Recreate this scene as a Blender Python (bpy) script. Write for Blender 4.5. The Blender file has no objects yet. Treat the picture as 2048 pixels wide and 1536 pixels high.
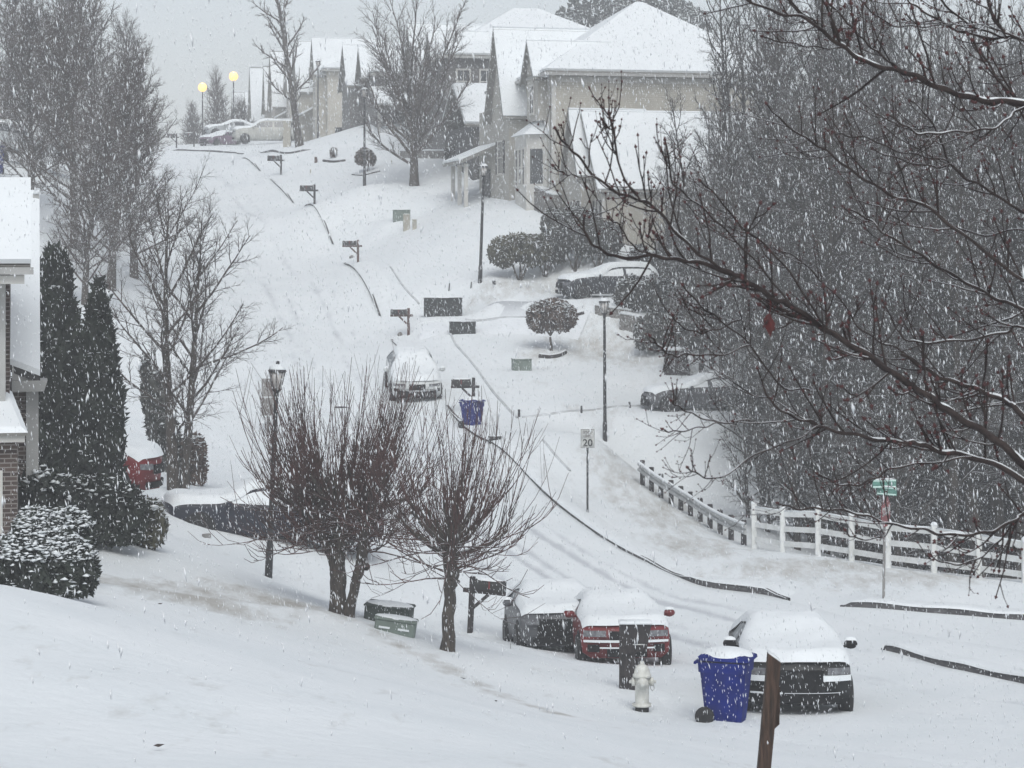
import bpy, math, random
import numpy as np
from mathutils import Vector, Matrix

# ---------------------------------------------------------------- camera, light, exposure
SC = bpy.context.scene
F = 77.0 / 36.0 * 2048.0          # focal length in photo pixels
HY = 500.0                        # photo row of the camera's own height
cam_d = bpy.data.cameras.new('camera')
cam = bpy.data.objects.new('camera', cam_d)
SC.collection.objects.link(cam)
cam.location = (0, 0, 0)
cam.rotation_euler = (math.radians(90), 0, 0)
cam_d.lens = 77.0
cam_d.sensor_width = 36.0
cam_d.shift_y = -(768.0 - HY) / 2048.0
cam_d.clip_start = 0.1
cam_d.clip_end = 4000
SC.camera = cam
cam_d.dof.use_dof = True
cam_d.dof.focus_distance = 60.0
cam_d.dof.aperture_fstop = 15.0

SUN_EL, SUN_ROT = math.radians(52), math.radians(172)
world = bpy.data.worlds.new('World')
SC.world = world
world.use_nodes = True
wn = world.node_tree.nodes
wl = world.node_tree.links
bg = wn['Background']
sky = wn.new('ShaderNodeTexSky')
sky.sky_type = 'NISHITA'
sky.sun_disc = False
sky.sun_elevation = SUN_EL
sky.sun_rotation = SUN_ROT
sky.air_density = 1.0
sky.dust_density = 2.0
sky.ozone_density = 1.0
hs = wn.new('ShaderNodeHueSaturation')      # an overcast sky: the blue greyed out
hs.inputs['Saturation'].default_value = 0.40
wl.new(sky.outputs['Color'], hs.inputs['Color'])
wl.new(hs.outputs['Color'], bg.inputs['Color'])
bg.inputs['Strength'].default_value = 0.115

sun_d = bpy.data.lights.new('sun', 'SUN')
sun_d.energy = 1.2
sun_d.angle = math.radians(40)
sun_d.color = (0.98, 1.0, 0.97)
sun = bpy.data.objects.new('sun', sun_d)
SC.collection.objects.link(sun)
sun.rotation_euler = (math.radians(38), 0, math.radians(8))

SC.view_settings.view_transform = 'Standard'
SC.view_settings.look = 'None'
SC.view_settings.gamma = 1.0
SC.view_settings.use_curve_mapping = False
SC.view_settings.exposure = 0.33
try:
    SC.cycles.max_bounces = 8
    SC.cycles.diffuse_bounces = 4
    SC.cycles.volume_bounces = 3
    SC.cycles.use_denoising = True
except Exception:
    pass

HAZE_DENSITY = 0.0018

# ---------------------------------------------------------------- helpers
COL = SC.collection


def px(x, y, d):
    """A photo pixel at a given depth as a world point."""
    return Vector(((x - 1024.0) / F * d, d, (HY - y) / F * d))


def link(name, me, mat=None, parent=None, smooth=False):
    o = bpy.data.objects.new(name, me)
    COL.objects.link(o)
    if mat is not None:
        me.materials.append(mat)
    if parent is not None:
        o.parent = parent
    if smooth:
        me.polygons.foreach_set('use_smooth', [True] * len(me.polygons))
    return o


def tag(o, label=None, cat=None, group=None, kind=None):
    if label: o['label'] = label
    if cat: o['category'] = cat
    if group: o['group'] = group
    if kind: o['kind'] = kind
    return o


def empty(name, loc, rz=0.0, label=None, cat=None, group=None, scale=1.0):
    o = bpy.data.objects.new(name, None)
    COL.objects.link(o)
    o.location = loc
    o.rotation_euler = (0, 0, rz)
    o.scale = (scale, scale, scale)
    o.empty_display_size = 0.1
    return tag(o, label, cat, group)


def dup(root, loc, rz=None, label=None, group=None, scale=None, name=None):
    r = root.copy()
    COL.objects.link(r)
    r.location = loc
    if rz is not None: r.rotation_euler = (0, 0, rz)
    if scale is not None:
        r.scale = scale if hasattr(scale, '__len__') else (scale, scale, scale)
    if label: r['label'] = label
    if group: r['group'] = group
    if name: r.name = name
    for ch in [c for c in ALLKIDS(root)]:
        c = ch.copy(); COL.objects.link(c); c.parent = r
        for g in ALLKIDS(ch):
            d = g.copy(); COL.objects.link(d); d.parent = c
    return r


def ALLKIDS(o):
    return list(o.children)


class MB:
    """Collects simple solids into one mesh."""
    def __init__(s):
        s.v = []; s.f = []

    def add(s, vs, fs):
        b = len(s.v)
        s.v.extend([tuple(p) for p in vs])
        s.f.extend([tuple(i + b for i in f) for f in fs])
        return s

    def box(s, x0, x1, y0, y1, z0, z1):
        vs = [(x0, y0, z0), (x1, y0, z0), (x1, y1, z0), (x0, y1, z0), (x0, y0, z1), (x1, y0, z1), (x1, y1, z1), (x0, y1, z1)]
        return s.add(vs, [(0, 3, 2, 1), (4, 5, 6, 7), (0, 1, 5, 4), (1, 2, 6, 5), (2, 3, 7, 6), (3, 0, 4, 7)])

    def rbox(s, x0, x1, y0, y1, z0, z1, b):
        """box with bevelled vertical edges and top"""
        b = min(b, (x1 - x0) * .49, (y1 - y0) * .49, (z1 - z0) * .49)
        def ring(x0, x1, y0, y1, z, c):
            return [(x0 + c, y0, z), (x1 - c, y0, z), (x1, y0 + c, z), (x1, y1 - c, z), (x1 - c, y1, z), (x0 + c, y1, z), (x0, y1 - c, z), (x0, y0 + c, z)]
        R = [ring(x0, x1, y0, y1, z0, b), ring(x0, x1, y0, y1, z1 - b, b), ring(x0 + b, x1 - b, y0 + b, y1 - b, z1, b * .6)]
        vs = sum(R, [])
        fs = [tuple(range(7, -1, -1)), tuple(range(16, 24))]
        for k in range(2):
            for i in range(8):
                j = (i + 1) % 8
                fs.append((k * 8 + i, k * 8 + j, k * 8 + 8 + j, k * 8 + 8 + i))
        return s.add(vs, fs)

    def hexa(s, p):
        """8 corners: bottom ring of 4, top ring of 4"""
        return s.add(p, [(0, 3, 2, 1), (4, 5, 6, 7), (0, 1, 5, 4), (1, 2, 6, 5), (2, 3, 7, 6), (3, 0, 4, 7)])

    def bar(s, a, b, w, h=None, up=(0, 0, 1)):
        a = Vector(a); b = Vector(b); h = w if h is None else h
        d = (b - a).normalized(); up = Vector(up)
        if abs(d.dot(up)) > .95: up = Vector((1, 0, 0))
        sx = d.cross(up).normalized() * (w / 2); sy = sx.cross(d).normalized() * (h / 2)
        P = []
        for c in (a, b):
            P += [c - sx - sy, c + sx - sy, c + sx + sy, c - sx + sy]
        return s.hexa(P)

    def tube(s, pts, rad, k=8, cap=True):
        pts = [Vector(p) for p in pts]
        n = len(pts)
        if not hasattr(rad, '__len__'): rad = [rad] * n
        vs = []; ref = None
        for i in range(n):
            t = (pts[min(i + 1, n - 1)] - pts[max(i - 1, 0)])
            if t.length < 1e-9: t = Vector((0, 0, 1))
            t.normalize()
            if ref is None:
                ref = Vector((1, 0, 0)) if abs(t.x) < .8 else Vector((0, 1, 0))
            u = (ref - t * ref.dot(t)); u.normalize(); w = t.cross(u); ref = u
            for j in range(k):
                a = 2 * math.pi * j / k
                vs.append(pts[i] + (u * math.cos(a) + w * math.sin(a)) * rad[i])
        fs = []
        for i in range(n - 1):
            for j in range(k):
                q = (j + 1) % k
                fs.append((i * k + j, i * k + q, (i + 1) * k + q, (i + 1) * k + j))
        if cap:
            fs.append(tuple(range(k - 1, -1, -1))); fs.append(tuple((n - 1) * k + j for j in range(k)))
        return s.add(vs, fs)

    def lathe(s, prof, k=16, c=(0, 0, 0)):
        """profile of (radius, z)"""
        vs = []
        for r, z in prof:
            for j in range(k):
                a = 2 * math.pi * j / k
                vs.append((c[0] + r * math.cos(a), c[1] + r * math.sin(a), c[2] + z))
        fs = []
        for i in range(len(prof) - 1):
            for j in range(k):
                q = (j + 1) % k
                fs.append((i * k + j, i * k + q, (i + 1) * k + q, (i + 1) * k + j))
        n = len(prof)
        fs.append(tuple(range(k - 1, -1, -1))); fs.append(tuple((n - 1) * k + j for j in range(k)))
        return s.add(vs, fs)

    def blob(s, c, r, rng=None, k=8, m=5, rough=.0, flat=False):
        """rounded lump; flat = only the upper half"""
        vs = []; fs = []
        for i in range(m + 1):
            t = math.pi * i / m if not flat else math.pi / 2 * i / m
            for j in range(k):
                a = 2 * math.pi * j / k
                q = 1 + (rng.uniform(-rough, rough) if rng else 0)
                vs.append((c[0] + r[0] * math.sin(t) * math.cos(a) * q, c[1] + r[1] * math.sin(t) * math.sin(a) * q, c[2] + r[2] * math.cos(t) * q))
        for i in range(m):
            for j in range(k):
                q = (j + 1) % k
                fs.append((i * k + j, (i + 1) * k + j, (i + 1) * k + q, i * k + q))
        if flat: fs.append(tuple(m * k + j for j in range(k)))
        return s.add(vs, fs)

    def xf(s, M):
        s.v = [tuple(M @ Vector(p)) for p in s.v]
        return s

    def build(s, name, mat, parent=None, smooth=False):
        me = bpy.data.meshes.new(name)
        me.from_pydata(s.v, [], s.f)
        me.update()
        return link(name, me, mat, parent, smooth)


def np_mesh(name, V, Q, mat, parent=None, smooth=False):
    """mesh from numpy verts (n,3) and faces (m,k)"""
    V = np.asarray(V, dtype=np.float32); Q = np.asarray(Q, dtype=np.int32)
    me = bpy.data.meshes.new(name)
    me.vertices.add(len(V)); me.vertices.foreach_set('co', V.ravel())
    k = Q.shape[1]
    me.loops.add(Q.size); me.loops.foreach_set('vertex_index', Q.ravel())
    me.polygons.add(len(Q))
    me.polygons.foreach_set('loop_start', np.arange(0, Q.size, k, dtype=np.int32))
    me.polygons.foreach_set('loop_total', np.full(len(Q), k, dtype=np.int32))
    me.update(calc_edges=True)
    me.validate()
    return link(name, me, mat, parent, smooth)


# ---------------------------------------------------------------- materials
def newmat(name):
    m = bpy.data.materials.new(name); m.use_nodes = True
    return m, m.node_tree.nodes, m.node_tree.links, m.node_tree.nodes['Principled BSDF']


def mat(name, c, rough=.7, var=.0, vscale=6.0, metal=0.0, c2=None, bump=0.0, bscale=20.0, emit=None, estr=0, coord='Object', snow=None, stretch=None):
    """plain material with noise between two colours, optional bump, optional snow lying on upward faces"""
    m, n, l, b = newmat(name)
    b.inputs['Roughness'].default_value = rough
    b.inputs['Metallic'].default_value = metal
    tc = n.new('ShaderNodeTexCoord')
    src = tc.outputs[coord]
    if stretch:
        mp = n.new('ShaderNodeMapping'); mp.inputs['Scale'].default_value = stretch
        l.new(src, mp.inputs['Vector']); src = mp.outputs['Vector']
    col = None
    if var > 0 or c2 is not None:
        nz = n.new('ShaderNodeTexNoise'); nz.inputs['Scale'].default_value = vscale; nz.inputs['Detail'].default_value = 4
        l.new(src, nz.inputs['Vector'])
        rp = n.new('ShaderNodeValToRGB')
        a = c2 if c2 is not None else tuple(x * (1 - var) for x in c)
        d = c if c2 is not None else tuple(min(1, x * (1 + var)) for x in c)
        rp.color_ramp.elements[0].color = (*a, 1); rp.color_ramp.elements[0].position = .35
        rp.color_ramp.elements[1].color = (*d, 1); rp.color_ramp.elements[1].position = .65
        l.new(nz.outputs['Fac'], rp.inputs['Fac'])
        col = rp.outputs['Color']
    if snow is not None:
        lo, hi = snow
        g = n.new('ShaderNodeNewGeometry'); sp = n.new('ShaderNodeSeparateXYZ'); l.new(g.outputs['Normal'], sp.inputs['Vector'])
        nz2 = n.new('ShaderNodeTexNoise'); nz2.inputs['Scale'].default_value = 3.0; l.new(tc.outputs[coord], nz2.inputs['Vector'])
        ad = n.new('ShaderNodeMath'); ad.operation = 'MULTIPLY_ADD'; l.new(nz2.outputs['Fac'], ad.inputs[0]); ad.inputs[1].default_value = .9; l.new(sp.outputs['Z'], ad.inputs[2])
        mr = n.new('ShaderNodeMapRange'); mr.inputs['From Min'].default_value = lo + .45; mr.inputs['From Max'].default_value = hi + .45
        l.new(ad.outputs[0], mr.inputs['Value'])
        mx = n.new('ShaderNodeMix'); mx.data_type = 'RGBA'; l.new(mr.outputs['Result'], mx.inputs['Factor'])
        if col is not None: l.new(col, mx.inputs['A'])
        else: mx.inputs['A'].default_value = (*c, 1)
        mx.inputs['B'].default_value = (.72, .745, .77, 1)
        col = mx.outputs['Result']
    if col is not None: l.new(col, b.inputs['Base Color'])
    else: b.inputs['Base Color'].default_value = (*c, 1)
    if bump > 0:
        nb = n.new('ShaderNodeTexNoise'); nb.inputs['Scale'].default_value = bscale; nb.inputs['Detail'].default_value = 5; l.new(src, nb.inputs['Vector'])
        bp = n.new('ShaderNodeBump'); bp.inputs['Strength'].default_value = bump; bp.inputs['Distance'].default_value = .03
        l.new(nb.outputs['Fac'], bp.inputs['Height']); l.new(bp.outputs['Normal'], b.inputs['Normal'])
    if emit is not None:
        b.inputs['Emission Color'].default_value = (*emit, 1); b.inputs['Emission Strength'].default_value = estr
    return m


SNOW = (.73, .76, .775)
M = {}
M['snow'] = mat('snow', SNOW, .75, var=.03, vscale=2.5, bump=.25, bscale=9)
M['flake'] = mat('flake', (.74, .76, .78), .8)
M['bark'] = mat('bark', (.085, .070, .058), .9, c2=(.03, .025, .022), vscale=9, bump=.6, bscale=14, stretch=(3, 3, .6), snow=(.75, .95))
M['twig'] = mat('twig', (.060, .046, .040), .9, var=.35, vscale=1.2, snow=(.62, .9))
M['redtwig'] = mat('redtwig', (.100, .046, .040), .85, c2=(.036, .021, .019), vscale=2.0, snow=(.8, 1.0))
M['wood_bark'] = mat('wood_bark', (.050, .041, .034), .95, c2=(.012, .010, .009), vscale=1.2, snow=(.58, .92))
M['fore_bark'] = mat('fore_bark', (.040, .028, .025), .85, c2=(.016, .010, .010), vscale=14, bump=.4, bscale=40, snow=(.80, .92))
M['bud'] = mat('bud', (.06, .016, .016), .6, var=.3, vscale=30)
M['deadleaf'] = mat('deadleaf', (.10, .012, .010), .6, c2=(.05, .008, .008), vscale=40)
M['evergreen'] = mat('evergreen', (.030, .038, .028), .85, c2=(.010, .013, .011), vscale=1.6, coord='Object')
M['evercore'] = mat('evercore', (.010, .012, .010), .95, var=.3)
M['shrub'] = mat('shrub', (.10, .095, .060), .9, c2=(.045, .044, .032), vscale=1.6)
M['shrub_grey'] = mat('shrub_grey', (.085, .085, .075), .9, c2=(.03, .032, .028), vscale=1.6)
M['shrub_brown'] = mat('shrub_brown', (.13, .09, .07), .9, c2=(.05, .036, .03), vscale=2.5)
M['kerb'] = mat('kerb', (.10, .098, .10), .95, c2=(.045, .044, .048), vscale=4, bump=.3)
M['black_metal'] = mat('black_metal', (.018, .018, .020), .5, var=.3, vscale=8)
M['lamp_glass'] = mat('lamp_glass', (.50, .48, .46), .35, var=.15, vscale=9)
M['lamp_lit'] = mat('lamp_lit', (.9, .7, .35), .5, emit=(1.0, .47, .09), estr=1.5)
M['wood_dark'] = mat('wood_dark', (.040, .034, .034), .9, c2=(.020, .017, .018), vscale=7, stretch=(4, 4, .7))
M['wood_brown'] = mat('wood_brown', (.085, .052, .037), .9, c2=(.028, .019, .015), vscale=10, bump=.5, bscale=25, stretch=(5, 5, .5))
M['wood_red'] = mat('wood_red', (.10, .048, .036), .85, c2=(.05, .028, .022), vscale=8, stretch=(4, 4, .7))
M['bin_blue'] = mat('bin_blue', (.002, .014, .17), .75, c2=(.002, .009, .11), vscale=4)
M['bin_blue'].node_tree.nodes['Principled BSDF'].inputs['Specular IOR Level'].default_value = .12
M['rubber'] = mat('rubber', (.012, .012, .013), .8, var=.3, vscale=10)
M['plastic_green'] = mat('plastic_green', (.045, .060, .052), .7, c2=(.030, .042, .036), vscale=4)
M['box_green'] = mat('box_green', (.17, .21, .185), .7, c2=(.13, .16, .14), vscale=4)
M['box_dark'] = mat('box_dark', (.022, .026, .026), .8, var=.4, vscale=5)
M['box_tan'] = mat('box_tan', (.36, .34, .29), .8, var=.12, vscale=4)
M['hydrant'] = mat('hydrant', (.62, .62, .58), .5, c2=(.48, .48, .44), vscale=9)
M['iron'] = mat('iron', (.02, .02, .02), .7, var=.3, vscale=12)
M['white_paint'] = mat('white_paint', (.74, .75, .74), .6, c2=(.60, .61, .59), vscale=3)
M['galv'] = mat('galv', (.42, .43, .43), .55, c2=(.30, .31, .31), vscale=3, metal=.2)
M['sign_white'] = mat('sign_white', (.52, .52, .50), .6, c2=(.34, .35, .35), vscale=7)
M['sign_ink'] = mat('sign_ink', (.02, .02, .02), .6)
M['sign_green'] = mat('sign_green', (.11, .27, .22), .5, c2=(.06, .17, .14), vscale=10)
M['sign_letter'] = mat('sign_letter', (.62, .80, .74), .5)
M['sign_red'] = mat('sign_red', (.22, .022, .026), .5, c2=(.14, .016, .018), vscale=8)
M['sign_back'] = mat('sign_back', (.25, .24, .23), .6, c2=(.18, .175, .17), vscale=6)
M["stone"] = mat('stone', (.26, .25, .235), .9, c2=(.11, .105, .10), vscale=5, stretch=(1, 1, 5), bump=.5, bscale=10)
M['plate'] = mat('plate', (.7, .7, .68), .5)
M['leaf_litter'] = mat('leaf_litter', (.05, .04, .035), .9)
# ---------------------------------------------------------------- terrain
# (photo x, photo y, depth) of ground points; the surface is a thin-plate spline through them
GP = [
 # the street, right kerb
 (1555,1200,54),(1400,1170,56.5),(1250,1105,60.5),(1150,1040,64.5),(1050,950,70),(960,880,75),(890,810,80.5),(805,705,90),(760,640,97),
 (690,530,110),(665,495,115),(600,420,125),(520,345,140),(480,318,152),(470,303,166),
 # left side of the street
 (1600,1440,36),(1960,1490,33),(1130,1322,44),(1035,1292,47),(940,1267,50),(560,870,76),(470,760,84),(400,600,98),(360,480,112),(330,400,126),(310,340,145),(300,300,172),
 # side street
 (1767,1213,52),(2040,1244,50),(1765,1300,46),(2040,1368,41.5),
 # near lawn
 (0,1536,17),(600,1536,18),(1200,1536,21),(1535,1620,14),(1900,1600,24),
 (0,1190,25),(340,1262,26.5),(600,1318,28.5),(900,1392,31),(1150,1440,33),(1285,1425,36.5),(1255,1380,38),(1455,1445,36),
 (100,1212,31),(300,1205,35),(500,1222,37.5),(690,1228,41),(895,1303,38.5),(790,1262,40),
 (170,1110,40),(300,1102,42),(330,1062,51),(500,1090,52),(640,1118,52),(537,1152,48),
 (150,985,47),(275,1010,52),(345,985,57),(390,965,62),
 # far left bank
 (210,640,86),(120,520,98),(40,400,108),(60,330,118),(150,470,105),
 # right side
 (1175,1033,65.3),(1208,880,75),(1275,985,76),(1500,1095,63),(1640,1112,60),(1760,1132,58),(1960,1155,55.5),(2080,1170,54),
 (1163,818,80),(1260,812,81),(1037,832,79.5),(1043,740,86),(1100,705,88.5),(1300,832,80),(1250,700,90),
 (885,630,96),(925,665,93),(960,563,97),(1180,615,94.5),(1050,560,98.5),(1220,640,93),(1300,650,91),
 (1105,425,106),(1205,480,101),(1340,520,101),(900,440,110),
 (805,440,116),(828,372,123),(729,370,122),(732,340,131),(668,323,138),(950,325,127),(840,312,131),(690,282,162),(580,288,168),(500,290,176),(420,290,184),
]
GX = [( (x-1024)/F*d, d, (HY-y)/F*d) for x, y, d in GP]
GX += [(0,2,-3.6),(-8,2,-3.0),(8,4,-4.4),(-20,20,-3.4),(-30,45,-4.2),(-40,90,-1.0),(-45,130,5.5),(-55,180,8.0),
       (14,64,-10.2),(20,62,-10.4),(10,74,-9.2),(20,80,-9.5),(30,100,-6),(18,110,1.0),(16,95,-2.5),(12,86,-5.2),(25,130,4),(22,40,-8.0),(14,46,-8.2),(30,60,-10),
       (12,20,-5.6),(12,34,-7.4),(22,30,-7.4),
       (-25,195,9.6),(-31,195,9.0),(-10,150,8.6),(-3,140,7.5),(12,150,8.0),(0,185,9.5),(-30,230,5.0),(-45,260,0.0),(0,230,8.0),(-60,230,4.0),(40,200,8.0),(-30,300,-8.0),(20,300,-2.0)]
GX = np.array(GX, dtype=np.float64)


def tps_fit(P, Z, lam):
    n = len(P)
    S = 50.0
    X = P / S
    d2 = ((X[:, None, :] - X[None, :, :]) ** 2).sum(-1)
    K = .5 * d2 * np.log(d2 + 1e-12)
    A = np.zeros((n + 3, n + 3))
    A[:n, :n] = K + lam * np.eye(n)
    A[:n, n] = 1; A[:n, n + 1:] = X
    A[n, :n] = 1; A[n + 1:, :n] = X.T
    b = np.zeros(n + 3); b[:n] = Z
    return X, np.linalg.solve(A, b), S


TX, TW, TS = tps_fit(GX[:, :2], GX[:, 2], 2e-4)


PADS = []       # levelled spots under cabinets and cars: x, y, radius, height


def T(x, y):
    """ground height (arrays or numbers)"""
    sc = np.isscalar(x)
    x = np.atleast_1d(np.asarray(x, float)); y = np.atleast_1d(np.asarray(y, float))
    xs = np.clip(x, -75, 75); ys = np.clip(y, 0, 300)
    Q = np.stack([xs, ys], -1) / TS
    out = np.zeros(len(Q))
    n = len(TX)
    for i in range(0, len(Q), 20000):
        q = Q[i:i + 20000]
        d2 = ((q[:, None, :] - TX[None, :, :]) ** 2).sum(-1)
        out[i:i + 20000] = (.5 * d2 * np.log(d2 + 1e-12)) @ TW[:n] + TW[n] + q @ TW[n + 1:]
    out = np.clip(out, -25, 25)
    for cx, cy, r, cz in PADS:
        w = np.exp(-(((x - cx) ** 2 + (y - cy) ** 2) / r ** 2) ** 2)
        out = out * (1 - w) + cz * w
    return float(out[0]) if sc else out


def ground(x, y, near=6.0):
    """where the view ray through a photo pixel meets the ground"""
    d = np.arange(near, 260, .1)
    X = (x - 1024.0) / F * d; Z = (HY - y) / F * d
    g = T(X, d)
    hit = np.nonzero(Z <= g)[0]
    if len(hit) == 0:
        k = int(np.argmin(Z - g)); return Vector((X[k], d[k], g[k]))
    k = hit[0]
    return Vector((X[k], d[k], float(g[k])))


def at(x, d):
    """ground point in the photo column x at depth d"""
    X = (x - 1024.0) / F * d
    return Vector((X, d, T(X, d)))


def spline(pts, n):
    """Catmull-Rom through points, n samples in all"""
    P = np.array(pts, float)
    P = np.vstack([2 * P[0] - P[1], P, 2 * P[-1] - P[-2]])
    m = len(P) - 3
    t = np.linspace(0, m - 1e-6, n)
    i = t.astype(int); f = (t - i)[:, None]
    a, b, c, d = P[i], P[i + 1], P[i + 2], P[i + 3]
    return .5 * ((2 * b) + (-a + c) * f + (2 * a - 5 * b + 4 * c - d) * f ** 2 + (-a + 3 * b - 3 * c + d) * f ** 3)


_p = []
for x_, y_, r_ in ((803, 440, 1.5), (886, 632, 1.9), (925, 666, 1.4), (1043, 740, 1.3)):
    g_ = ground(x_, y_, 60); _p.append((g_.x, g_.y, r_, g_.z))
for x_, d_, r_ in ((1216, 95.5, 3.4), (1382, 81.6, 3.0)):
    g_ = at(x_, d_); _p.append((g_.x, g_.y, r_, g_.z))
PADS += _p

# kerb lines of the street (plan, x y)
KR = [(14.5,40),(9.5,47),(6.6,54),(4.75,56.5),(3.12,60.5),(1.86,64.5),(.42,70),(-1.1,75),(-2.46,80.5),(-4.5,90),(-5.85,97),(-8.4,110),(-9.4,115),(-12.1,125),(-16.1,140),(-18.9,152),(-21,166),(-23.5,180),(-27,200)]
KL = [(8.5,28),(5.6,32),(3.2,37),(1.05,44),(-.6,50),(-3.5,57),(-5.6,62),(-7.7,68),(-9.3,73),(-10.9,79),(-12.2,84),(-14,92.5),(-16,101),(-18.3,110),(-20.5,117),(-23.5,127),(-27,140),(-30,155),(-31.5,166),(-32.5,180),(-35,200)]
NR = 340
RR = spline(KR, NR); RL = spline(KL, NR)
# re-pair the two edges by depth so that rows run across the street
def by_y(R, ys):
    o = np.argsort(R[:, 1]); return np.interp(ys, R[o, 1], R[o, 0])

ROWY = np.linspace(0, 1, NR)
YR = np.interp(ROWY, np.linspace(0, 1, NR), RR[:, 1]); XR = RR[:, 0]
YL = RL[:, 1]; XL = RL[:, 0]
# left edge parameter matched to the right edge: march with the same normalised y beyond 60 m
def pair(y):
    """left kerb point facing a right kerb point at depth y"""
    return np.interp(y, [40, 47, 54, 56.5, 60.5, 64.5, 70, 75, 80.5, 90, 97, 110, 125, 140, 152, 166, 180, 200],
                        [28, 37, 47, 50, 57, 61.5, 67, 72.5, 78, 88, 95, 108, 123.5, 138.5, 151, 165.5, 180, 200])
YLp = pair(YR)
XLp = by_y(RL, YLp)
NC = 29
u = np.concatenate([[-.10, -.04], np.linspace(0, 1, NC - 3), [1.02]])
RXg = XLp[:, None] * (1 - u) + XR[:, None] * u
RYg = YLp[:, None] * (1 - u) + YR[:, None] * u

# wheel ruts: lanes across the street (fraction from the left kerb), slowly wandering
rut = np.zeros_like(RXg)
wob = .02 * np.sin(YR / 7.0) + .012 * np.sin(YR / 3.1 + 1)
for c, w, s in ((.30, .020, .75), (.50, .018, 1.0), (.57, .016, .7), (.74, .018, .95), (.82, .014, .6)):
    rut = np.maximum(rut, s * np.exp(-((u[None, :] - c - wob[:, None]) / w) ** 2))
rut *= np.clip((YR[:, None] - 42) / 6, .45, 1) * np.clip((165 - YR[:, None]) / 30, 0, 1) * np.interp(YR, [60, 85, 130], [1, .62, .5])[:, None]


def snow_mat(name, attr):
    """snow that takes a darker, thinner look where the vertex attribute says the ground or slush shows through"""
    m, n, l, b = newmat(name)
    b.inputs['Roughness'].default_value = .75
    g = n.new('ShaderNodeNewGeometry')
    nz = n.new('ShaderNodeTexNoise'); nz.inputs['Scale'].default_value = .55; nz.inputs['Detail'].default_value = 5
    l.new(g.outputs['Position'], nz.inputs['Vector'])
    rp = n.new('ShaderNodeValToRGB')
    rp.color_ramp.elements[0].color = (.69, .725, .742, 1); rp.color_ramp.elements[0].position = .3
    rp.color_ramp.elements[1].color = (.745, .772, .787, 1); rp.color_ramp.elements[1].position = .7
    l.new(nz.outputs['Fac'], rp.inputs['Fac'])
    at_ = n.new('ShaderNodeAttribute'); at_.attribute_name = attr
    mp = n.new('ShaderNodeMapping'); mp.inputs['Scale'].default_value = (1.1, .35, 1.0)
    l.new(g.outputs['Position'], mp.inputs['Vector'])
    n2 = n.new('ShaderNodeTexNoise'); n2.inputs['Scale'].default_value = 2.2; n2.inputs['Detail'].default_value = 7; n2.inputs['Roughness'].default_value = .68
    l.new(mp.outputs['Vector'], n2.inputs['Vector'])
    ad = n.new('ShaderNodeMath'); ad.operation = 'MULTIPLY_ADD'
    l.new(at_.outputs['Fac'], ad.inputs[0]); ad.inputs[1].default_value = .60 if attr == 'bare' else .75; l.new(n2.outputs['Fac'], ad.inputs[2])
    mr = n.new('ShaderNodeMapRange'); mr.inputs['From Min'].default_value = .66; mr.inputs['From Max'].default_value = 1.02; mr.inputs['To Max'].default_value = .75
    l.new(ad.outputs[0], mr.inputs['Value'])
    mx = n.new('ShaderNodeMix'); mx.data_type = 'RGBA'
    l.new(mr.outputs['Result'], mx.inputs['Factor']); l.new(rp.outputs['Color'], mx.inputs['A'])
    mx.inputs['B'].default_value = (.30, .275, .235, 1) if attr == 'bare' else (.44, .46, .49, 1)
    l.new(mx.outputs['Result'], b.inputs['Base Color'])
    n3 = n.new('ShaderNodeTexNoise'); n3.inputs['Scale'].default_value = 5; n3.inputs['Detail'].default_value = 6; l.new(g.outputs['Position'], n3.inputs['Vector'])
    bp = n.new('ShaderNodeBump'); bp.inputs['Strength'].default_value = .35; bp.inputs['Distance'].default_value = .06
    l.new(n3.outputs['Fac'], bp.inputs['Height']); l.new(bp.outputs['Normal'], b.inputs['Normal'])
    return m


M['snow_ground'] = snow_mat('snow_ground', 'bare')
M['snow_road'] = snow_mat('snow_road', 'slush')

rng_np = np.random.default_rng(7)


def vnoise(x, y, s, seed):
    """smooth value noise"""
    r = np.random.default_rng(seed); G = r.uniform(-1, 1, (257, 257))
    X = x / s + 100; Y = y / s + 100
    i = np.floor(X).astype(int); j = np.floor(Y).astype(int); f = X - i; g = Y - j
    f = f * f * (3 - 2 * f); g = g * g * (3 - 2 * g); i %= 256; j %= 256
    return (G[i, j] * (1 - f) * (1 - g) + G[i + 1, j] * f * (1 - g) + G[i, j + 1] * (1 - f) * g + G[i + 1, j + 1] * f * g)


# bare or thin patches on the verge and lawn: (photo x, photo y, depth, sx, sy, strength)
BARE = [(330,1180,37,2.3,1.6,.85),(560,1205,40,1.7,1.3,.75),(430,1190,38.5,1.6,1.4,.7),(1640,1135,58,3.5,2.2,.68),(1850,1160,56,3.5,2.2,.62),(1330,1060,68,2.0,5.5,.6),(1240,960,71,1.4,5,.5),(1400,1110,62,2,3,.58),
        (1200,690,90,2.5,3.0,.62),(1100,705,88.5,1.5,1.6,.55),(1280,720,88,2,2.5,.5),(1020,590,97,2.0,2.0,.55),(1120,580,98,2.5,2.5,.6),(980,610,96,1.5,2.0,.35),(1060,780,84,1.2,1.5,.3),(1200,830,80,2,1.2,.35),
        (250,1410,20,.5,.25,.3)]


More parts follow.
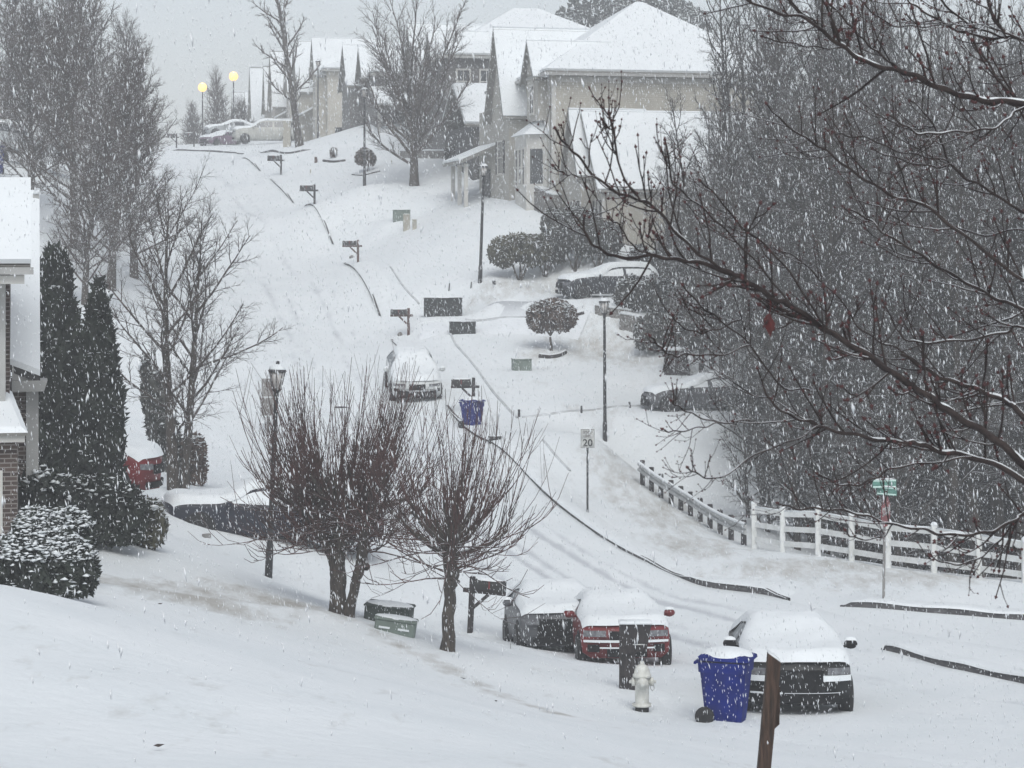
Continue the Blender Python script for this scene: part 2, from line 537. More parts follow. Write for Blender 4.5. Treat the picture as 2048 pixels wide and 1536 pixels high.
# soft drift crests on the near lawn
RIDGES = [([(-60, 1186), (0, 1193), (150, 1216), (340, 1262), (600, 1318), (900, 1392)], 24.5, 30.5, .55, .09),
          ([(205, 1165), (350, 1192), (520, 1232), (680, 1252)], 35.5, 39.5, .5, .09), ([(100, 1345), (420, 1375), (760, 1440), (1100, 1500)], 21, 23, .5, .035)]
BLINES = [([(690, 1236), (760, 1262), (850, 1292), (905, 1312), (1000, 1345), (1120, 1378)], 40, 33.5, .30, .75),
          ([(0, 1312), (200, 1338), (340, 1350)], 20.5, 22, .2, .35), ([(640, 1305), (800, 1330), (880, 1345)], 27, 29.5, .2, .4)]


def make_ground():
    def axis(lo, hi, s, far, g=1.25):
        a = list(np.arange(lo, hi + 1e-6, s)); d = s
        while a[-1] < far[1]: d *= g; a.append(a[-1] + d)
        d = s; b = []
        x = lo
        while x > far[0]: d *= g; x -= d; b.append(x)
        return np.array(b[::-1] + a)
    ax = axis(-42, 42, .45, (-700, 700)); ay = axis(4, 205, .5, (-60, 900))
    X, Y = np.meshgrid(ax, ay, indexing='ij')
    x = X.ravel(); y = Y.ravel()
    z = T(x, y)
    z += .03 * vnoise(x, y, 3.1, 1) + .015 * vnoise(x, y, 1.1, 2)
    z += np.where(y < 60, .015 * vnoise(x, y, .7, 3), 0)
    for pl, d0, d1, sg, hh in RIDGES:
        L = spline([((p[0] - 1024) / F * d, d) for p, d in zip(pl, np.linspace(d0, d1, len(pl)))], 80)
        m = y < 60
        dd = np.min(np.hypot(x[m][:, None] - L[None, :, 0], y[m][:, None] - L[None, :, 1]), axis=1)
        z[m] += hh * np.exp(-(dd / sg) ** 2)
    far = np.maximum(np.abs(x) - 75, 0) + np.maximum(y - 300, 0)
    z = np.where(far > 0, z * np.exp(-far / 120) - 10 * (1 - np.exp(-far / 120)), z)
    # lower the sheet under the street
    yl = np.clip(y, 28, 199)
    xr = by_y(RR, np.clip(y, 40, 200)); xl = by_y(RL, yl)
    inside = (x < xr - .1) & (x > xl - .05) & (y > 28) & (y < 200)
    z = np.where(inside, z - .14, z)
    # lawn mound edge and driveway berm in the near left
    ns = len(ax), len(ay)
    idx = np.arange(ns[0] * ns[1]).reshape(ns)
    Q = np.stack([idx[:-1, :-1], idx[1:, :-1], idx[1:, 1:], idx[:-1, 1:]], -1).reshape(-1, 4)
    o = np_mesh('snowy_ground', np.stack([x, y, z], -1), Q, M['snow_ground'], smooth=True)
    b = np.zeros(len(x))
    for bx, by, d, sx, sy, s in BARE:
        cx = (bx - 1024) / F * d
        b = np.maximum(b, s * np.exp(-((x - cx) / sx) ** 2 - ((y - d) / sy) ** 2))
    for pl, d0, d1, sg, st in BLINES:
        n = len(pl); D = np.linspace(d0, d1, n); L = spline([((p[0] - 1024) / F * d, d) for p, d in zip(pl, D)], 60)
        near = (y < 60); dd = np.full(len(x), 9.0)
        dd[near] = np.min(np.hypot(x[near][:, None] - L[None, :, 0], y[near][:, None] - L[None, :, 1]), axis=1)
        b = np.maximum(b, st * np.exp(-(dd / sg) ** 2))
    b = np.maximum(b, .12)
    a = o.data.attributes.new('bare', 'FLOAT', 'POINT'); a.data.foreach_set('value', b.astype(np.float32))
    tag(o, kind='structure')
    return o


make_ground()


def make_road():
    z = T(RXg.ravel(), RYg.ravel()).reshape(RXg.shape) + .035 - .03 * rut
    z += (.012 * vnoise(RXg.ravel(), RYg.ravel(), .8, 5)).reshape(z.shape)
    z[:, 0] -= .16; z[:, 1] += .02; z[:, -1] -= .12
    idx = np.arange(z.size).reshape(z.shape)
    Q = np.stack([idx[:-1, :-1], idx[:-1, 1:], idx[1:, 1:], idx[1:, :-1]], -1).reshape(-1, 4)
    o = np_mesh('road', np.stack([RXg, RYg, z], -1).reshape(-1, 3), Q, M['snow_road'], smooth=True)
    a = o.data.attributes.new('slush', 'FLOAT', 'POINT'); a.data.foreach_set('value', (rut.ravel() * .95).astype(np.float32))
    tag(o, kind='structure')
    # side street leading off to the right
    A = spline([(6.5, 53.5), (9.0, 51.8), (14, 50), (24, 46.5), (40, 40)], 60); B = spline([(7.6, 46.3), (8.6, 45.2), (10.5, 42), (16, 35), (30, 26)], 60)
    uu = np.linspace(0, 1, 14)
    GXs = A[:, 0:1] * (1 - uu) + B[:, 0:1] * uu; GYs = A[:, 1:2] * (1 - uu) + B[:, 1:2] * uu
    z = T(GXs.ravel(), GYs.ravel()).reshape(GXs.shape) + .025
    idx = np.arange(z.size).reshape(z.shape)
    Q = np.stack([idx[:-1, :-1], idx[1:, :-1], idx[1:, 1:], idx[:-1, 1:]], -1).reshape(-1, 4)
    s = np_mesh('side_road', np.stack([GXs, GYs, z], -1).reshape(-1, 3), Q, M['snow_road'], smooth=True)
    a = s.data.attributes.new('slush', 'FLOAT', 'POINT'); a.data.foreach_set('value', np.zeros(z.size, np.float32))
    tag(s, kind='structure')


make_road()


def kerb(pix, h=.13, near=20, rise=.0, back=1):
    """kerb stones along a line seen in the photo; the face shows, snow lies on top"""
    P = [ground(x, y, near) for x, y in pix]
    xy = spline([(p.x, p.y) for p in P], max(8, 6 * len(P)))
    kerb_xy(xy, h, back)


def kerb_xy(xy, h, back=1):
    z = T(xy[:, 0], xy[:, 1])
    t = np.gradient(xy, axis=0); t /= np.linalg.norm(t, axis=1)[:, None]
    nrm = np.stack([-t[:, 1], t[:, 0]], -1)
    nrm *= np.where((nrm[:, 1:2] > 0), 1, -1) if back else 1
    n = len(xy)
    hh = h * np.clip(np.minimum(np.arange(n), np.arange(n)[::-1]) / 2.0, .35, 1) * (1 + .12 * np.sin(np.arange(n) * .55 + n))
    rows = []; rs = []
    for off, dz in ((0, -.1), (0, 1.0), (.10, 1.0), (.10, -.1)):
        q = xy + nrm * off
        rows.append(np.stack([q[:, 0], q[:, 1], z + (hh * dz if dz > 0 else dz) + .02], -1))
    ed = np.clip(np.minimum(np.arange(n), np.arange(n)[::-1]) / 3.0, 0, 1)
    for off, dz in ((-.02, .0), (.0, .035), (.12, .05), (.5, .03), (1.5, -.16)):
        q = xy + nrm * off
        zz = (T(q[:, 0], q[:, 1]) if off > .2 else z) + .02 + (hh if off <= .5 else 0) * (ed if off > 0 else 1) + dz * np.where(dz > 0, ed, 1) - (.14 * (1 - ed) if off > 0 else 0)
        rs.append(np.stack([q[:, 0], q[:, 1], zz], -1))
    def strip(rows, closed):
        V = np.concatenate(rows); k = len(rows); Q = []
        for j in range(k - (0 if closed else 1)):
            jj = (j + 1) % k
            for i in range(n - 1): Q.append((j * n + i, j * n + i + 1, jj * n + i + 1, jj * n + i))
        return V, np.array(Q)
    V, Q = strip(rows, True)
    o = np_mesh('kerb', V, Q, M['kerb']); tag(o, kind='structure')
    V, Q = strip(rs, False)
    np_mesh('snow_bank', V, Q, M['snow'], o, smooth=True)


def kerb_along(d0, d1, h):
    """kerb stones along the right edge of the street between two depths"""
    ys = np.linspace(d0, d1, max(10, int(abs(d1 - d0) / .9)))
    o = np.argsort(RR[:, 1]); kerb_xy(np.stack([np.interp(ys, RR[o, 1], RR[o, 0]), ys], -1), h)


for a_, b_, h_ in ((150, 140.5, .10), (136, 127.5, .11), (125, 115.3, .11), (110.5, 97.4, .12), (93.5, 90, .09), (80.3, 57.2, .095)):
    kerb_along(a_, b_, h_)
kerb_along(57.6, 53.7, .16)
kerb([(1680,1217),(1760,1221),(1860,1229),(1960,1237),(2048,1244),(2120,1250)], .13)
kerb([(1762,1302),(1800,1312),(1880,1335),(1960,1352),(2048,1371),(2110,1386)], .13)
kerb([(345,302),(380,303),(430,305),(485,308)], .13, near=60)
kerb([(520,306),(560,306),(620,301)], .10, near=60)
kerb([(404,356),(438,355)], .06, near=60)
kerb([(668,818),(697,817)], .06, near=60)


def ribbon(name, pix, w, mat_, lift, near=20):
    P = [ground(x, y, near) for x, y in pix]
    xy = spline([(p.x, p.y) for p in P], 14 * len(P))
    t = np.gradient(xy, axis=0); t /= np.linalg.norm(t, axis=1)[:, None]
    nrm = np.stack([-t[:, 1], t[:, 0]], -1)
    n = len(xy); rows = []
    offs = [(-w / 2 - .25, -.10), (-w / 2, lift * .6), (0, lift + .01), (w / 2 - .02, lift), (w / 2, -.06)]
    for off, dz in offs:
        q = xy + nrm * off
        rows.append(np.stack([q[:, 0], q[:, 1], T(q[:, 0], q[:, 1]) + dz], -1))
    V = np.concatenate(rows); Q = []
    for j in range(len(rows) - 1):
        for i in range(n - 1): Q.append((j * n + i, j * n + i + 1, (j + 1) * n + i + 1, (j + 1) * n + i))
    o = np_mesh(name, V, np.array(Q), mat_, smooth=False)
    tag(o, kind='structure'); return o


M['snow_path'] = mat('snow_path', (.72, .747, .77), .75, var=.03, vscale=1.5, bump=.2)
def groove(pix, near=40):
    """thin exposed concrete edge of the pavement"""
    P = [ground(x, y, near) for x, y in pix]
    xy = spline([(p.x, p.y) for p in P], 16 * len(P))
    t = np.gradient(xy, axis=0); t /= np.linalg.norm(t, axis=1)[:, None]; nrm = np.stack([-t[:, 1], t[:, 0]], -1)
    rows = []; n = len(xy)
    for off, dz in ((-.035, -.05), (-.03, .052), (.03, .052), (.035, -.05)):
        q = xy + nrm * off; rows.append(np.stack([q[:, 0], q[:, 1], T(q[:, 0], q[:, 1]) + dz], -1))
    V = np.concatenate(rows); Q = [(j * n + i, j * n + i + 1, (j + 1) * n + i + 1, (j + 1) * n + i) for j in range(3) for i in range(n - 1)]
    o = np_mesh('pavement_edge', V, np.array(Q), M['pave_edge']); tag(o, kind='structure')
M['pave_edge'] = mat('pave_edge', (.40, .41, .42), .9, c2=(.58, .60, .62), vscale=2.5)
groove([(900,668),(925,705),(955,742),(985,783),(1005,806),(1035,838)])
groove([(1085,882),(1110,912),(1140,945)])
groove([(780,535),(800,565),(820,590),(838,610)])
groove([(930,640),(1010,638),(1090,634)])
groove([(1045,836),(1130,826),(1200,820),(1290,812)])
ribbon('driveway', [(840,655),(900,652),(1000,642),(1100,632),(1180,626)], 3.2, M['snow_path'], .02, 40)
# ---------------------------------------------------------------- houses
def siding(name, c, lines=6.0, var=.08):
    """clapboard: thin shadow-casting courses as bump, slight stains"""
    m, n, l, b = newmat(name)
    tc = n.new('ShaderNodeTexCoord')
    nz = n.new('ShaderNodeTexNoise'); nz.inputs['Scale'].default_value = .8; nz.inputs['Detail'].default_value = 5; l.new(tc.outputs['Object'], nz.inputs['Vector'])
    rp = n.new('ShaderNodeValToRGB'); rp.color_ramp.elements[0].position = .3; rp.color_ramp.elements[1].position = .7
    rp.color_ramp.elements[0].color = (*[x * (1 - var * 1.6) for x in c], 1); rp.color_ramp.elements[1].color = (*[min(1, x * (1 + var)) for x in c], 1)
    l.new(nz.outputs['Fac'], rp.inputs['Fac']); l.new(rp.outputs['Color'], b.inputs['Base Color'])
    wv = n.new('ShaderNodeTexWave'); wv.wave_type = 'BANDS'; wv.bands_direction = 'Z'; wv.wave_profile = 'SAW'; wv.inputs['Scale'].default_value = lines / 2
    l.new(tc.outputs['Object'], wv.inputs['Vector'])
    bp = n.new('ShaderNodeBump'); bp.inputs['Strength'].default_value = .5; bp.inputs['Distance'].default_value = .03; l.new(wv.outputs['Fac'], bp.inputs['Height']); l.new(bp.outputs['Normal'], b.inputs['Normal'])
    b.inputs['Roughness'].default_value = .8
    return m


def brick(name):
    m, n, l, b = newmat(name)
    tc = n.new('ShaderNodeTexCoord'); mp = n.new('ShaderNodeMapping'); mp.inputs['Rotation'].default_value = (math.pi / 2, 0, 0)
    l.new(tc.outputs['Object'], mp.inputs['Vector'])
    bt = n.new('ShaderNodeTexBrick'); bt.inputs['Scale'].default_value = 1.0
    bt.inputs['Brick Width'].default_value = .21; bt.inputs['Row Height'].default_value = .075; bt.inputs['Mortar Size'].default_value = .010
    bt.inputs['Color1'].default_value = (.085, .058, .048, 1); bt.inputs['Color2'].default_value = (.040, .028, .025, 1); bt.inputs['Mortar'].default_value = (.22, .20, .185, 1)
    l.new(mp.outputs['Vector'], bt.inputs['Vector']); l.new(bt.outputs['Color'], b.inputs['Base Color'])
    bp = n.new('ShaderNodeBump'); bp.inputs['Strength'].default_value = .4; bp.inputs['Distance'].default_value = .01; l.new(bt.outputs['Fac'], bp.inputs['Height']); bp.invert = True; l.new(bp.outputs['Normal'], b.inputs['Normal'])
    b.inputs['Roughness'].default_value = .9
    return m


M['beige'] = siding('beige', (.46, .435, .38))
M['beige2'] = siding('beige2', (.40, .385, .35))
M['greyside'] = siding('greyside', (.16, .155, .15))
M['darkside'] = siding('darkside', (.085, .085, .085))
M['trim'] = mat('trim', (.52, .51, .48), .6, var=.08, vscale=2)
M['trim_grey'] = mat('trim_grey', (.34, .34, .33), .6, var=.1, vscale=2)
M['fascia'] = mat('fascia', (.20, .195, .18), .7, var=.1, vscale=2)
M['shutter'] = mat('shutter', (.05, .048, .046), .7, var=.2, vscale=4)
M['pane'] = mat('pane', (.045, .050, .055), .12, c2=(.08, .085, .09), vscale=1.5)
M['brick'] = brick('brick')
M['roof_snow'] = mat('roof_snow', SNOW, .75, var=.02, vscale=.8, bump=.15, bscale=2.5)
M['door_dark'] = mat('door_dark', (.035, .034, .034), .6, var=.2, vscale=3)


def slab(m, pts, th, down=.0):
    """roof plane polygon given as its top outline; thickness under it"""
    P = [Vector(p) for p in pts]
    n = (P[1] - P[0]).cross(P[2] - P[0]).normalized()
    if n.z < 0: n = -n
    B = [p - n * th for p in P]; k = len(P)
    vs = P + B
    fs = [tuple(range(k)), tuple(range(2 * k - 1, k - 1, -1))] + [(i, (i + 1) % k, k + (i + 1) % k, k + i) for i in range(k)]
    return m.add(vs, fs)


def hip(root, x0, x1, y0, y1, z, zr, o=.4, ridge=None, snow=.16, th=.14, parent=None):
    """hip roof; ridge = ((x,y),(x,y))"""
    X0, X1, Y0, Y1 = x0 - o, x1 + o, y0 - o, y1 + o
    (ax, ay), (bx, by) = ridge
    A = (ax, ay, zr); Bv = (bx, by, zr)
    along_x = abs(bx - ax) >= abs(by - ay)
    e = lambda x, y: (x, y, z)
    if along_x:
        planes = [[e(X0, Y0), e(X1, Y0), Bv, A], [e(X1, Y1), e(X0, Y1), A, Bv], [e(X0, Y1), e(X0, Y0), A], [e(X1, Y0), e(X1, Y1), Bv]]
    else:
        planes = [[e(X0, Y0), e(X1, Y0), A], [e(X1, Y1), e(X0, Y1), Bv], [e(X0, Y1), e(X0, Y0), A, Bv], [e(X1, Y0), e(X1, Y1), Bv, A]]
    base = MB()
    for p in planes: slab(base, p, th)
    r = base.build('roof', M['fascia'], root)
    s = MB()
    for p in planes:
        c = sum((Vector(q) for q in p), Vector()) / len(p)
        q = [Vector(v) + Vector((0, 0, snow)) for v in p]
        slab(s, q, snow * .75)
    s.build('snow_cover', M['roof_snow'], r)
    g = MB(); w = .10
    g.box(X0 - w, X1 + w, Y0 - w, Y0 - .002, z - .17, z - .03); g.box(X0 - w, X0 - .002, Y0 + .0, Y1, z - .17, z - .03)
    g.build('gutter', M['trim_grey'], r)
    return r


def gable_x(root, x0, x1, y0, y1, z, zr, o=.3, wall='beige', snow=.15, th=.12, rake=True):
    """gable roof with its ridge along local x (gable end faces the street at x0)"""
    ym = (y0 + y1) / 2; sl = (zr - z) / ((y1 - y0) / 2); zo = z - sl * o
    near = [(x0 - o, y0 - o, zo), (x1, y0 - o, zo), (x1, ym, zr), (x0 - o, ym, zr)]
    far = [(x1, y1 + o, zo), (x0 - o, y1 + o, zo), (x0 - o, ym, zr), (x1, ym, zr)]
    b = MB(); slab(b, near, th); slab(b, far, th); r = b.build('roof', M['fascia'], root)
    s = MB(); up = Vector((0, 0, snow))
    for p in (near, far): slab(s, [Vector(q) + up for q in p], snow * .7)
    s.build('snow_cover', M['roof_snow'], r)
    w = MB(); w.add([(x0, y0, z - .0), (x0, y1, z - .0), (x0, ym, zr - .16), (x0 + .12, y0, z), (x0 + .12, y1, z), (x0 + .12, ym, zr - .16)], [(0, 1, 2), (5, 4, 3), (0, 3, 4, 1), (1, 4, 5, 2), (2, 5, 3, 0)])
    w.build('gable', M[wall], root)
    k = MB(); k.bar((x0 - o + .02, y0 - o, zo - .13), (x0 - o + .02, ym, zr - .13), .05, .16); k.bar((x0 - o + .02, y1 + o, zo - .13), (x0 - o + .02, ym, zr - .13), .05, .16)
    k.build('bargeboard', M['fascia'], r)
    return r


def gable_y(root, x0, x1, y0, y1, z, zr, o=.3, wall='beige', snow=.15, th=.12):
    """gable roof with its ridge along local y (gable end towards the viewer at y0)"""
    xm = (x0 + x1) / 2; sl = (zr - z) / ((x1 - x0) / 2); zo = z - sl * o
    L = [(x0 - o, y0 - o, zo), (xm, y0 - o, zr), (xm, y1, zr), (x0 - o, y1, zo)]
    R = [(xm, y0 - o, zr), (x1 + o, y0 - o, zo), (x1 + o, y1, zo), (xm, y1, zr)]
    b = MB(); slab(b, L, th); slab(b, R, th); r = b.build('roof', M['fascia'], root)
    s = MB(); up = Vector((0, 0, snow))
    for p in (L, R): slab(s, [Vector(q) + up for q in p], snow * .7)
    s.build('snow_cover', M['roof_snow'], r)
    w = MB(); w.add([(x0, y0, z), (x1, y0, z), (xm, y0, zr - .16), (x0, y0 + .12, z), (x1, y0 + .12, z), (xm, y0 + .12, zr - .16)], [(2, 1, 0), (3, 4, 5), (0, 1, 4, 3), (1, 2, 5, 4), (2, 0, 3, 5)])
    w.build('gable', M[wall], root)
    return r


def window(root, face, a, z, w, h, at_, shutters=False, trim='trim', bars=1):
    """window on the y-facing ('y') or street-facing ('x') wall; a = position along the wall, at_ = wall plane"""
    def bx(m, a0, a1, d0, d1, z0, z1):
        if face == 'y': m.box(a0, a1, at_ - d1, at_ - d0, z0, z1)
        else: m.box(at_ - d1, at_ - d0, a0, a1, z0, z1)
    f = MB(); t = .10
    bx(f, a - w / 2 - t, a - w / 2, .002, .06, z - t, z + h + t); bx(f, a + w / 2, a + w / 2 + t, .002, .06, z - t, z + h + t)
    bx(f, a - w / 2, a + w / 2, .002, .055, z + h, z + h + t); bx(f, a - w / 2, a + w / 2, .002, .07, z - t, z)
    bx(f, a - w / 2, a + w / 2, .012, .040, z + h / 2 - .03, z + h / 2 + .03)
    if bars:
        bx(f, a - .02, a + .02, .013, .038, z, z + h / 2 - .031); bx(f, a - .02, a + .02, .013, .038, z + h / 2 + .031, z + h)
    fr = f.build('window', M[trim], root)
    p = MB(); bx(p, a - w / 2, a + w / 2, .003, .011, z, z + h); p.build('pane', M['pane'], fr)
    if shutters:
        for s in (-1, 1):
            q = MB(); c = a + s * (w / 2 + t + .20); bx(q, c - .18, c + .18, .003, .045, z - .05, z + h + .05); q.build('shutter', M['shutter'], root)
    return fr


STREET = math.radians(13)
def house_root(name, x, d, label, group=None, z=None, rz=STREET):
    p = at(x, d)
    if z is not None: p.z = z
    return empty(name, p, rz, label, 'house', group)


# the tall beige house: blank side wall towards us, gabled front along the street
h = house_root('house', 1105, 106, 'tall beige two storey house with a big snowy hip roof and a bay window', z=1.75)
W = MB(); W.box(0, 12, 0, 12.5, -2.5, 6.8); W.build('wall', M['beige'], h)
hip(h, 0, 12, 0, 12.5, 6.85, 10.95, .45, ((6, 6.2), (6.4, 6.3)))
t = MB(); t.box(-.02, .16, -.03, -.002, -2.4, 6.55); t.box(-.03, -.002, 0, .16, -2.4, 6.55); t.box(.16, 12, -.028, -.002, 6.40, 6.68); t.build('corner_board', M['trim'], h)
dp = MB().tube([(-.10, .35, 6.6), (-.12, .35, 6.2), (-.06, .35, 5.9), (-.06, .35, -1.5)], .05, 8).build('downpipe', M['trim_grey'], h)
gable_x(h, -.55, 3.5, .9, 3.3, 6.9, 8.5, .25, 'beige2')
W2 = MB(); W2.box(-.5, -.002, 1.0, 3.2, 4.6, 6.9); W2.build('wall', M['beige2'], h)
gable_x(h, -1.0, 5.0, 5.2, 9.2, 5.6, 9.65, .35, 'beige2')
W3 = MB(); W3.box(-.95, -.003, 5.3, 12.4, -2.0, 5.6); W3.build('wall', M['beige2'], h)
# bay window with its own little roof
B = MB(); B.hexa([(-.95, 1.5, -.9), (-.003, 1.0, -.9), (-.003, 4.4, -.9), (-.95, 3.9, -.9), (-.95, 1.5, 3.9), (-.003, 1.0, 3.9), (-.003, 4.4, 3.9), (-.95, 3.9, 3.9)]); bay = B.build('bay_window', M['trim'], h)
s = MB(); s.hexa([(-1.15, 1.3, 3.91), (-.01, .7, 3.91), (-.01, 4.7, 3.91), (-1.15, 4.1, 3.91), (-.12, 2.3, 4.75), (-.01, 1.9, 4.75), (-.01, 3.5, 4.75), (-.12, 3.1, 4.75)]); s.build('snow_cover', M['roof_snow'], bay)
for a in (1.95, 2.7, 3.45): window(h, 'x', a, 1.5, .5, 1.7, -.955, False, 'trim', 0)
pw = MB(); pw.hexa([(-.78, 1.385, 1.5), (-.22, 1.08, 1.5), (-.22, 1.11, 1.5), (-.78, 1.415, 1.5), (-.78, 1.385, 3.2), (-.22, 1.08, 3.2), (-.22, 1.11, 3.2), (-.78, 1.415, 3.2)]); pw.build('pane', M['pane'], bay)
window(h, 'x', 2.1, 5.0, .8, 1.3, -.505, False)
window(h, 'x', 7.2, 2.2, 1.0, 1.6, -.955, True)
# porch in shade at the far end of the front
P = MB(); P.box(-2.6, -.96, 8.6, 12.3, -.05, .12); P.build('porch_floor', M['trim_grey'], h)
for y in (8.75, 10.4, 12.15): MB().rbox(-2.55, -2.35, y - .1, y + .1, .12, 2.75, .01).build('porch_column', M['trim'], h)
q = MB(); slab(q, [(-2.95, 8.3, 2.85), (-2.95, 12.6, 2.85), (-.96, 12.6, 3.7), (-.96, 8.3, 3.7)], .16); pr = q.build('porch_roof', M['fascia'], h)
q = MB(); slab(q, [(-2.95, 8.3, 3.0), (-2.95, 12.6, 3.0), (-.96, 12.6, 3.85), (-.96, 8.3, 3.85)], .12); q.build('snow_cover', M['roof_snow'], pr)
MB().box(-1.02, -.96, 9.6, 11.2, .12, 2.5).build('door', M['door_dark'], h)
MB().lathe([(.09, 0), (.09, .35), (.11, .36)], 10, (7.6, 5.4, 10.1)).build('roof_vent', M['iron'], h)

# the low gabled house in front
h = house_root('house', 1205, 101, 'low beige house with steep snowy roof and pointed gables before the tall house', z=.45)
W = MB(); W.box(0, 9.5, 0, 5.5, -2.6, 2.6); W.build('wall', M['beige'], h)
gable_x(h, 0, 9.8, 0, 5.5, 2.6, 6.05, .30, 'beige')
W = MB(); W.box(-.62, -.002, 1.6, 4.6, -1.5, 3.3); W.build('wall', M['beige2'], h)
gable_x(h, -.62, 3.0, 1.6, 4.6, 3.3, 6.15, .22, 'beige2')
window(h, 'x', 2.6, .3, .55, 1.5, -.622, True); window(h, 'x', 3.7, .3, .5, 1.5, -.622, False)
window(h, 'x', .8, .3, .55, 1.5, -.002, True)
t = MB(); t.box(-.02, .15, -.03, -.002, -2, 2.4); t.box(-.03, -.002, .0, .15, -2, 2.4); t.box(.15, 9.5, -.028, -.002, -.62, -.50); t.build('corner_board', M['trim'], h)
# lean-to beside it
q = MB(); slab(q, [(3.0, -2.4, -.15), (6.5, -2.4, -.05), (6.5, -.03, .55), (3.0, -.03, .45)], .14); lr = q.build('lean_to_roof', M['fascia'], h)
q = MB(); slab(q, [(3.0, -2.4, .03), (6.5, -2.4, .13), (6.5, -.03, .73), (3.0, -.03, .63)], .14); q.build('snow_cover', M['roof_snow'], lr)
for x in (3.1, 4.8, 6.4): MB().rbox(x - .08, x + .08, -2.35, -2.19, -2.6, -.25, .01).build('porch_column', M['trim'], h)

# the darker house behind, its hip roof rising above the tall house
h = house_root('house', 890, 129, 'dark grey house with a broad snowy hip roof behind the tall beige house', z=5.3)
W = MB(); W.box(0, 13, 0, 12.5, -1.5, 6.1); W.build('wall', M['greyside'], h)
hip(h, 0, 13, 0, 12.5, 6.15, 9.6, .45, ((5.6, 6.2), (7.2, 6.2)))
window(h, 'y', 1.1, 4.0, .7, 1.3, -.002); window(h, 'y', 2.5, 4.0, .7, 1.3, -.002, False)
gable_x(h, -.8, 4.5, 4.6, 8.2, 5.2, 8.6, .3, 'greyside'); W = MB(); W.box(-.78, -.003, 4.7, 8.1, -1.0, 5.2); W.build('wall', M['greyside'], h)
gable_x(h, -.5, 3.0, .6, 2.8, 6.15, 7.7, .25, 'greyside')
# its side wing with a roof turned towards us
W = MB(); W.box(.2, 6.2, -7.0, -.004, -1.5, 1.7); W.build('wall', M['darkside'], h)
q = MB(); slab(q, [(-.3, -7.4, 1.65), (6.6, -7.4, 1.65), (6.6, -3.5, 4.1), (-.3, -3.5, 4.1)], .14); slab(q, [(6.6, .0, 1.8), (-.3, .0, 1.8), (-.3, -3.5, 4.1), (6.6, -3.5, 4.1)], .14); wr_ = q.build('wing_roof', M['fascia'], h)
q = MB(); slab(q, [(-.3, -7.4, 1.85), (6.6, -7.4, 1.85), (6.6, -3.5, 4.3), (-.3, -3.5, 4.3)], .14); slab(q, [(6.6, .0, 2.0), (-.3, .0, 2.0), (-.3, -3.5, 4.3), (6.6, -3.5, 4.3)], .14); q.build('snow_cover', M['roof_snow'], wr_)
MB().box(.9, 2.6, -7.04, -7.002, -.4, 1.35).build('door', M['door_dark'], h)
MB().lathe([(.14, 0), (.14, .5), (.18, .52)], 10, (8.2, 7.5, 9.1)).build('roof_vent', M['iron'], h)

# smaller house beyond, seen through the vase-shaped tree
h = house_root('house', 752, 147, 'grey house half hidden behind the tall vase shaped tree', z=7.2)
W = MB(); W.box(0, 11, 0, 11, -1.5, 4.6); W.build('wall', M['greyside'], h)
hip(h, 0, 11, 0, 11, 4.65, 7.6, .4, ((4.8, 5.4), (6.2, 5.4)))
gable_x(h, -.6, 4.0, 1.0, 3.6, 4.65, 6.6, .25, 'greyside'); gable_x(h, -1.0, 4.0, 5.0, 8.8, 4.4, 7.1, .25, 'greyside')
W = MB(); W.box(-.98, -.003, 5.1, 8.7, -1, 4.4); W.build('wall', M['greyside'], h)
q = MB(); slab(q, [(-.4, -2.6, 2.3), (7, -2.6, 2.3), (7, -.05, 3.6), (-.4, -.05, 3.6)], .14); pr = q.build('porch_roof', M['fascia'], h)
q = MB(); slab(q, [(-.4, -2.6, 2.48), (7, -2.6, 2.48), (7, -.05, 3.78), (-.4, -.05, 3.78)], .14); q.build('snow_cover', M['roof_snow'], pr)
for x in (-.2, 3.0, 6.8): MB().rbox(x - .09, x + .09, -2.55, -2.37, -1, 2.2, .01).build('porch_column', M['trim_grey'], h)
window(h, 'y', 1.5, .3, .9, 1.5, -.002); window(h, 'y', 4.2, .3, .9, 1.5, -.002)

# far houses along the crest
def far_house(x, d, z, hh, w, l, label, ridge, wall='beige2', gz=2.6, porch=True):
    h = house_root('house', x, d, label, None, z=z)
    W = MB(); W.box(0, w, 0, l, -1.5, hh); W.build('wall', M[wall], h)
    hip(h, 0, w, 0, l, hh + .05, ridge, .4, ((w * .42, l * .5), (w * .58, l * .5)))
    gable_x(h, -.7, w * .4, .8, 3.4, hh + .05, hh + gz, .25, wall); W = MB(); W.box(-.68, -.003, .9, 3.3, -1, hh); W.build('wall', M[wall], h)
    gable_x(h, -1.4, w * .4, 5.6, 9.0, hh - .8, hh + gz + .3, .3, wall); W = MB(); W.box(-1.38, -.004, 5.7, 8.9, -1, hh - .8); W.build('wall', M[wall], h)
    window(h, 'x', 2.1, hh - 2.2, .9, 1.4, -.682); window(h, 'x', 2.1, .4, .9, 1.6, -.682)
    window(h, 'x', 7.3, .4, 1.2, 1.6, -1.382); window(h, 'x', 4.5, .4, .9, 1.6, -.002)
    if porch:
        q = MB(); slab(q, [(-1.5, 3.5, 2.5), (-1.5, 5.5, 2.5), (-.02, 5.5, 3.3), (-.02, 3.5, 3.3)], .14); pr = q.build('porch_roof', M['fascia'], h)
        q = MB(); slab(q, [(-1.5, 3.5, 2.66), (-1.5, 5.5, 2.66), (-.02, 5.5, 3.46), (-.02, 3.5, 3.46)], .12); q.build('snow_cover', M['roof_snow'], pr)
    return h
h = far_house(655, 168, 8.1, 5.7, 11, 11, 'beige house with a blank side wall and dark bins against it near the hilltop', 8.3, 'beige')
W = MB(); W.box(1.5, 5.5, -2.2, -.003, -1.0, 1.2); W.build('side_shed', M['greyside'], h)
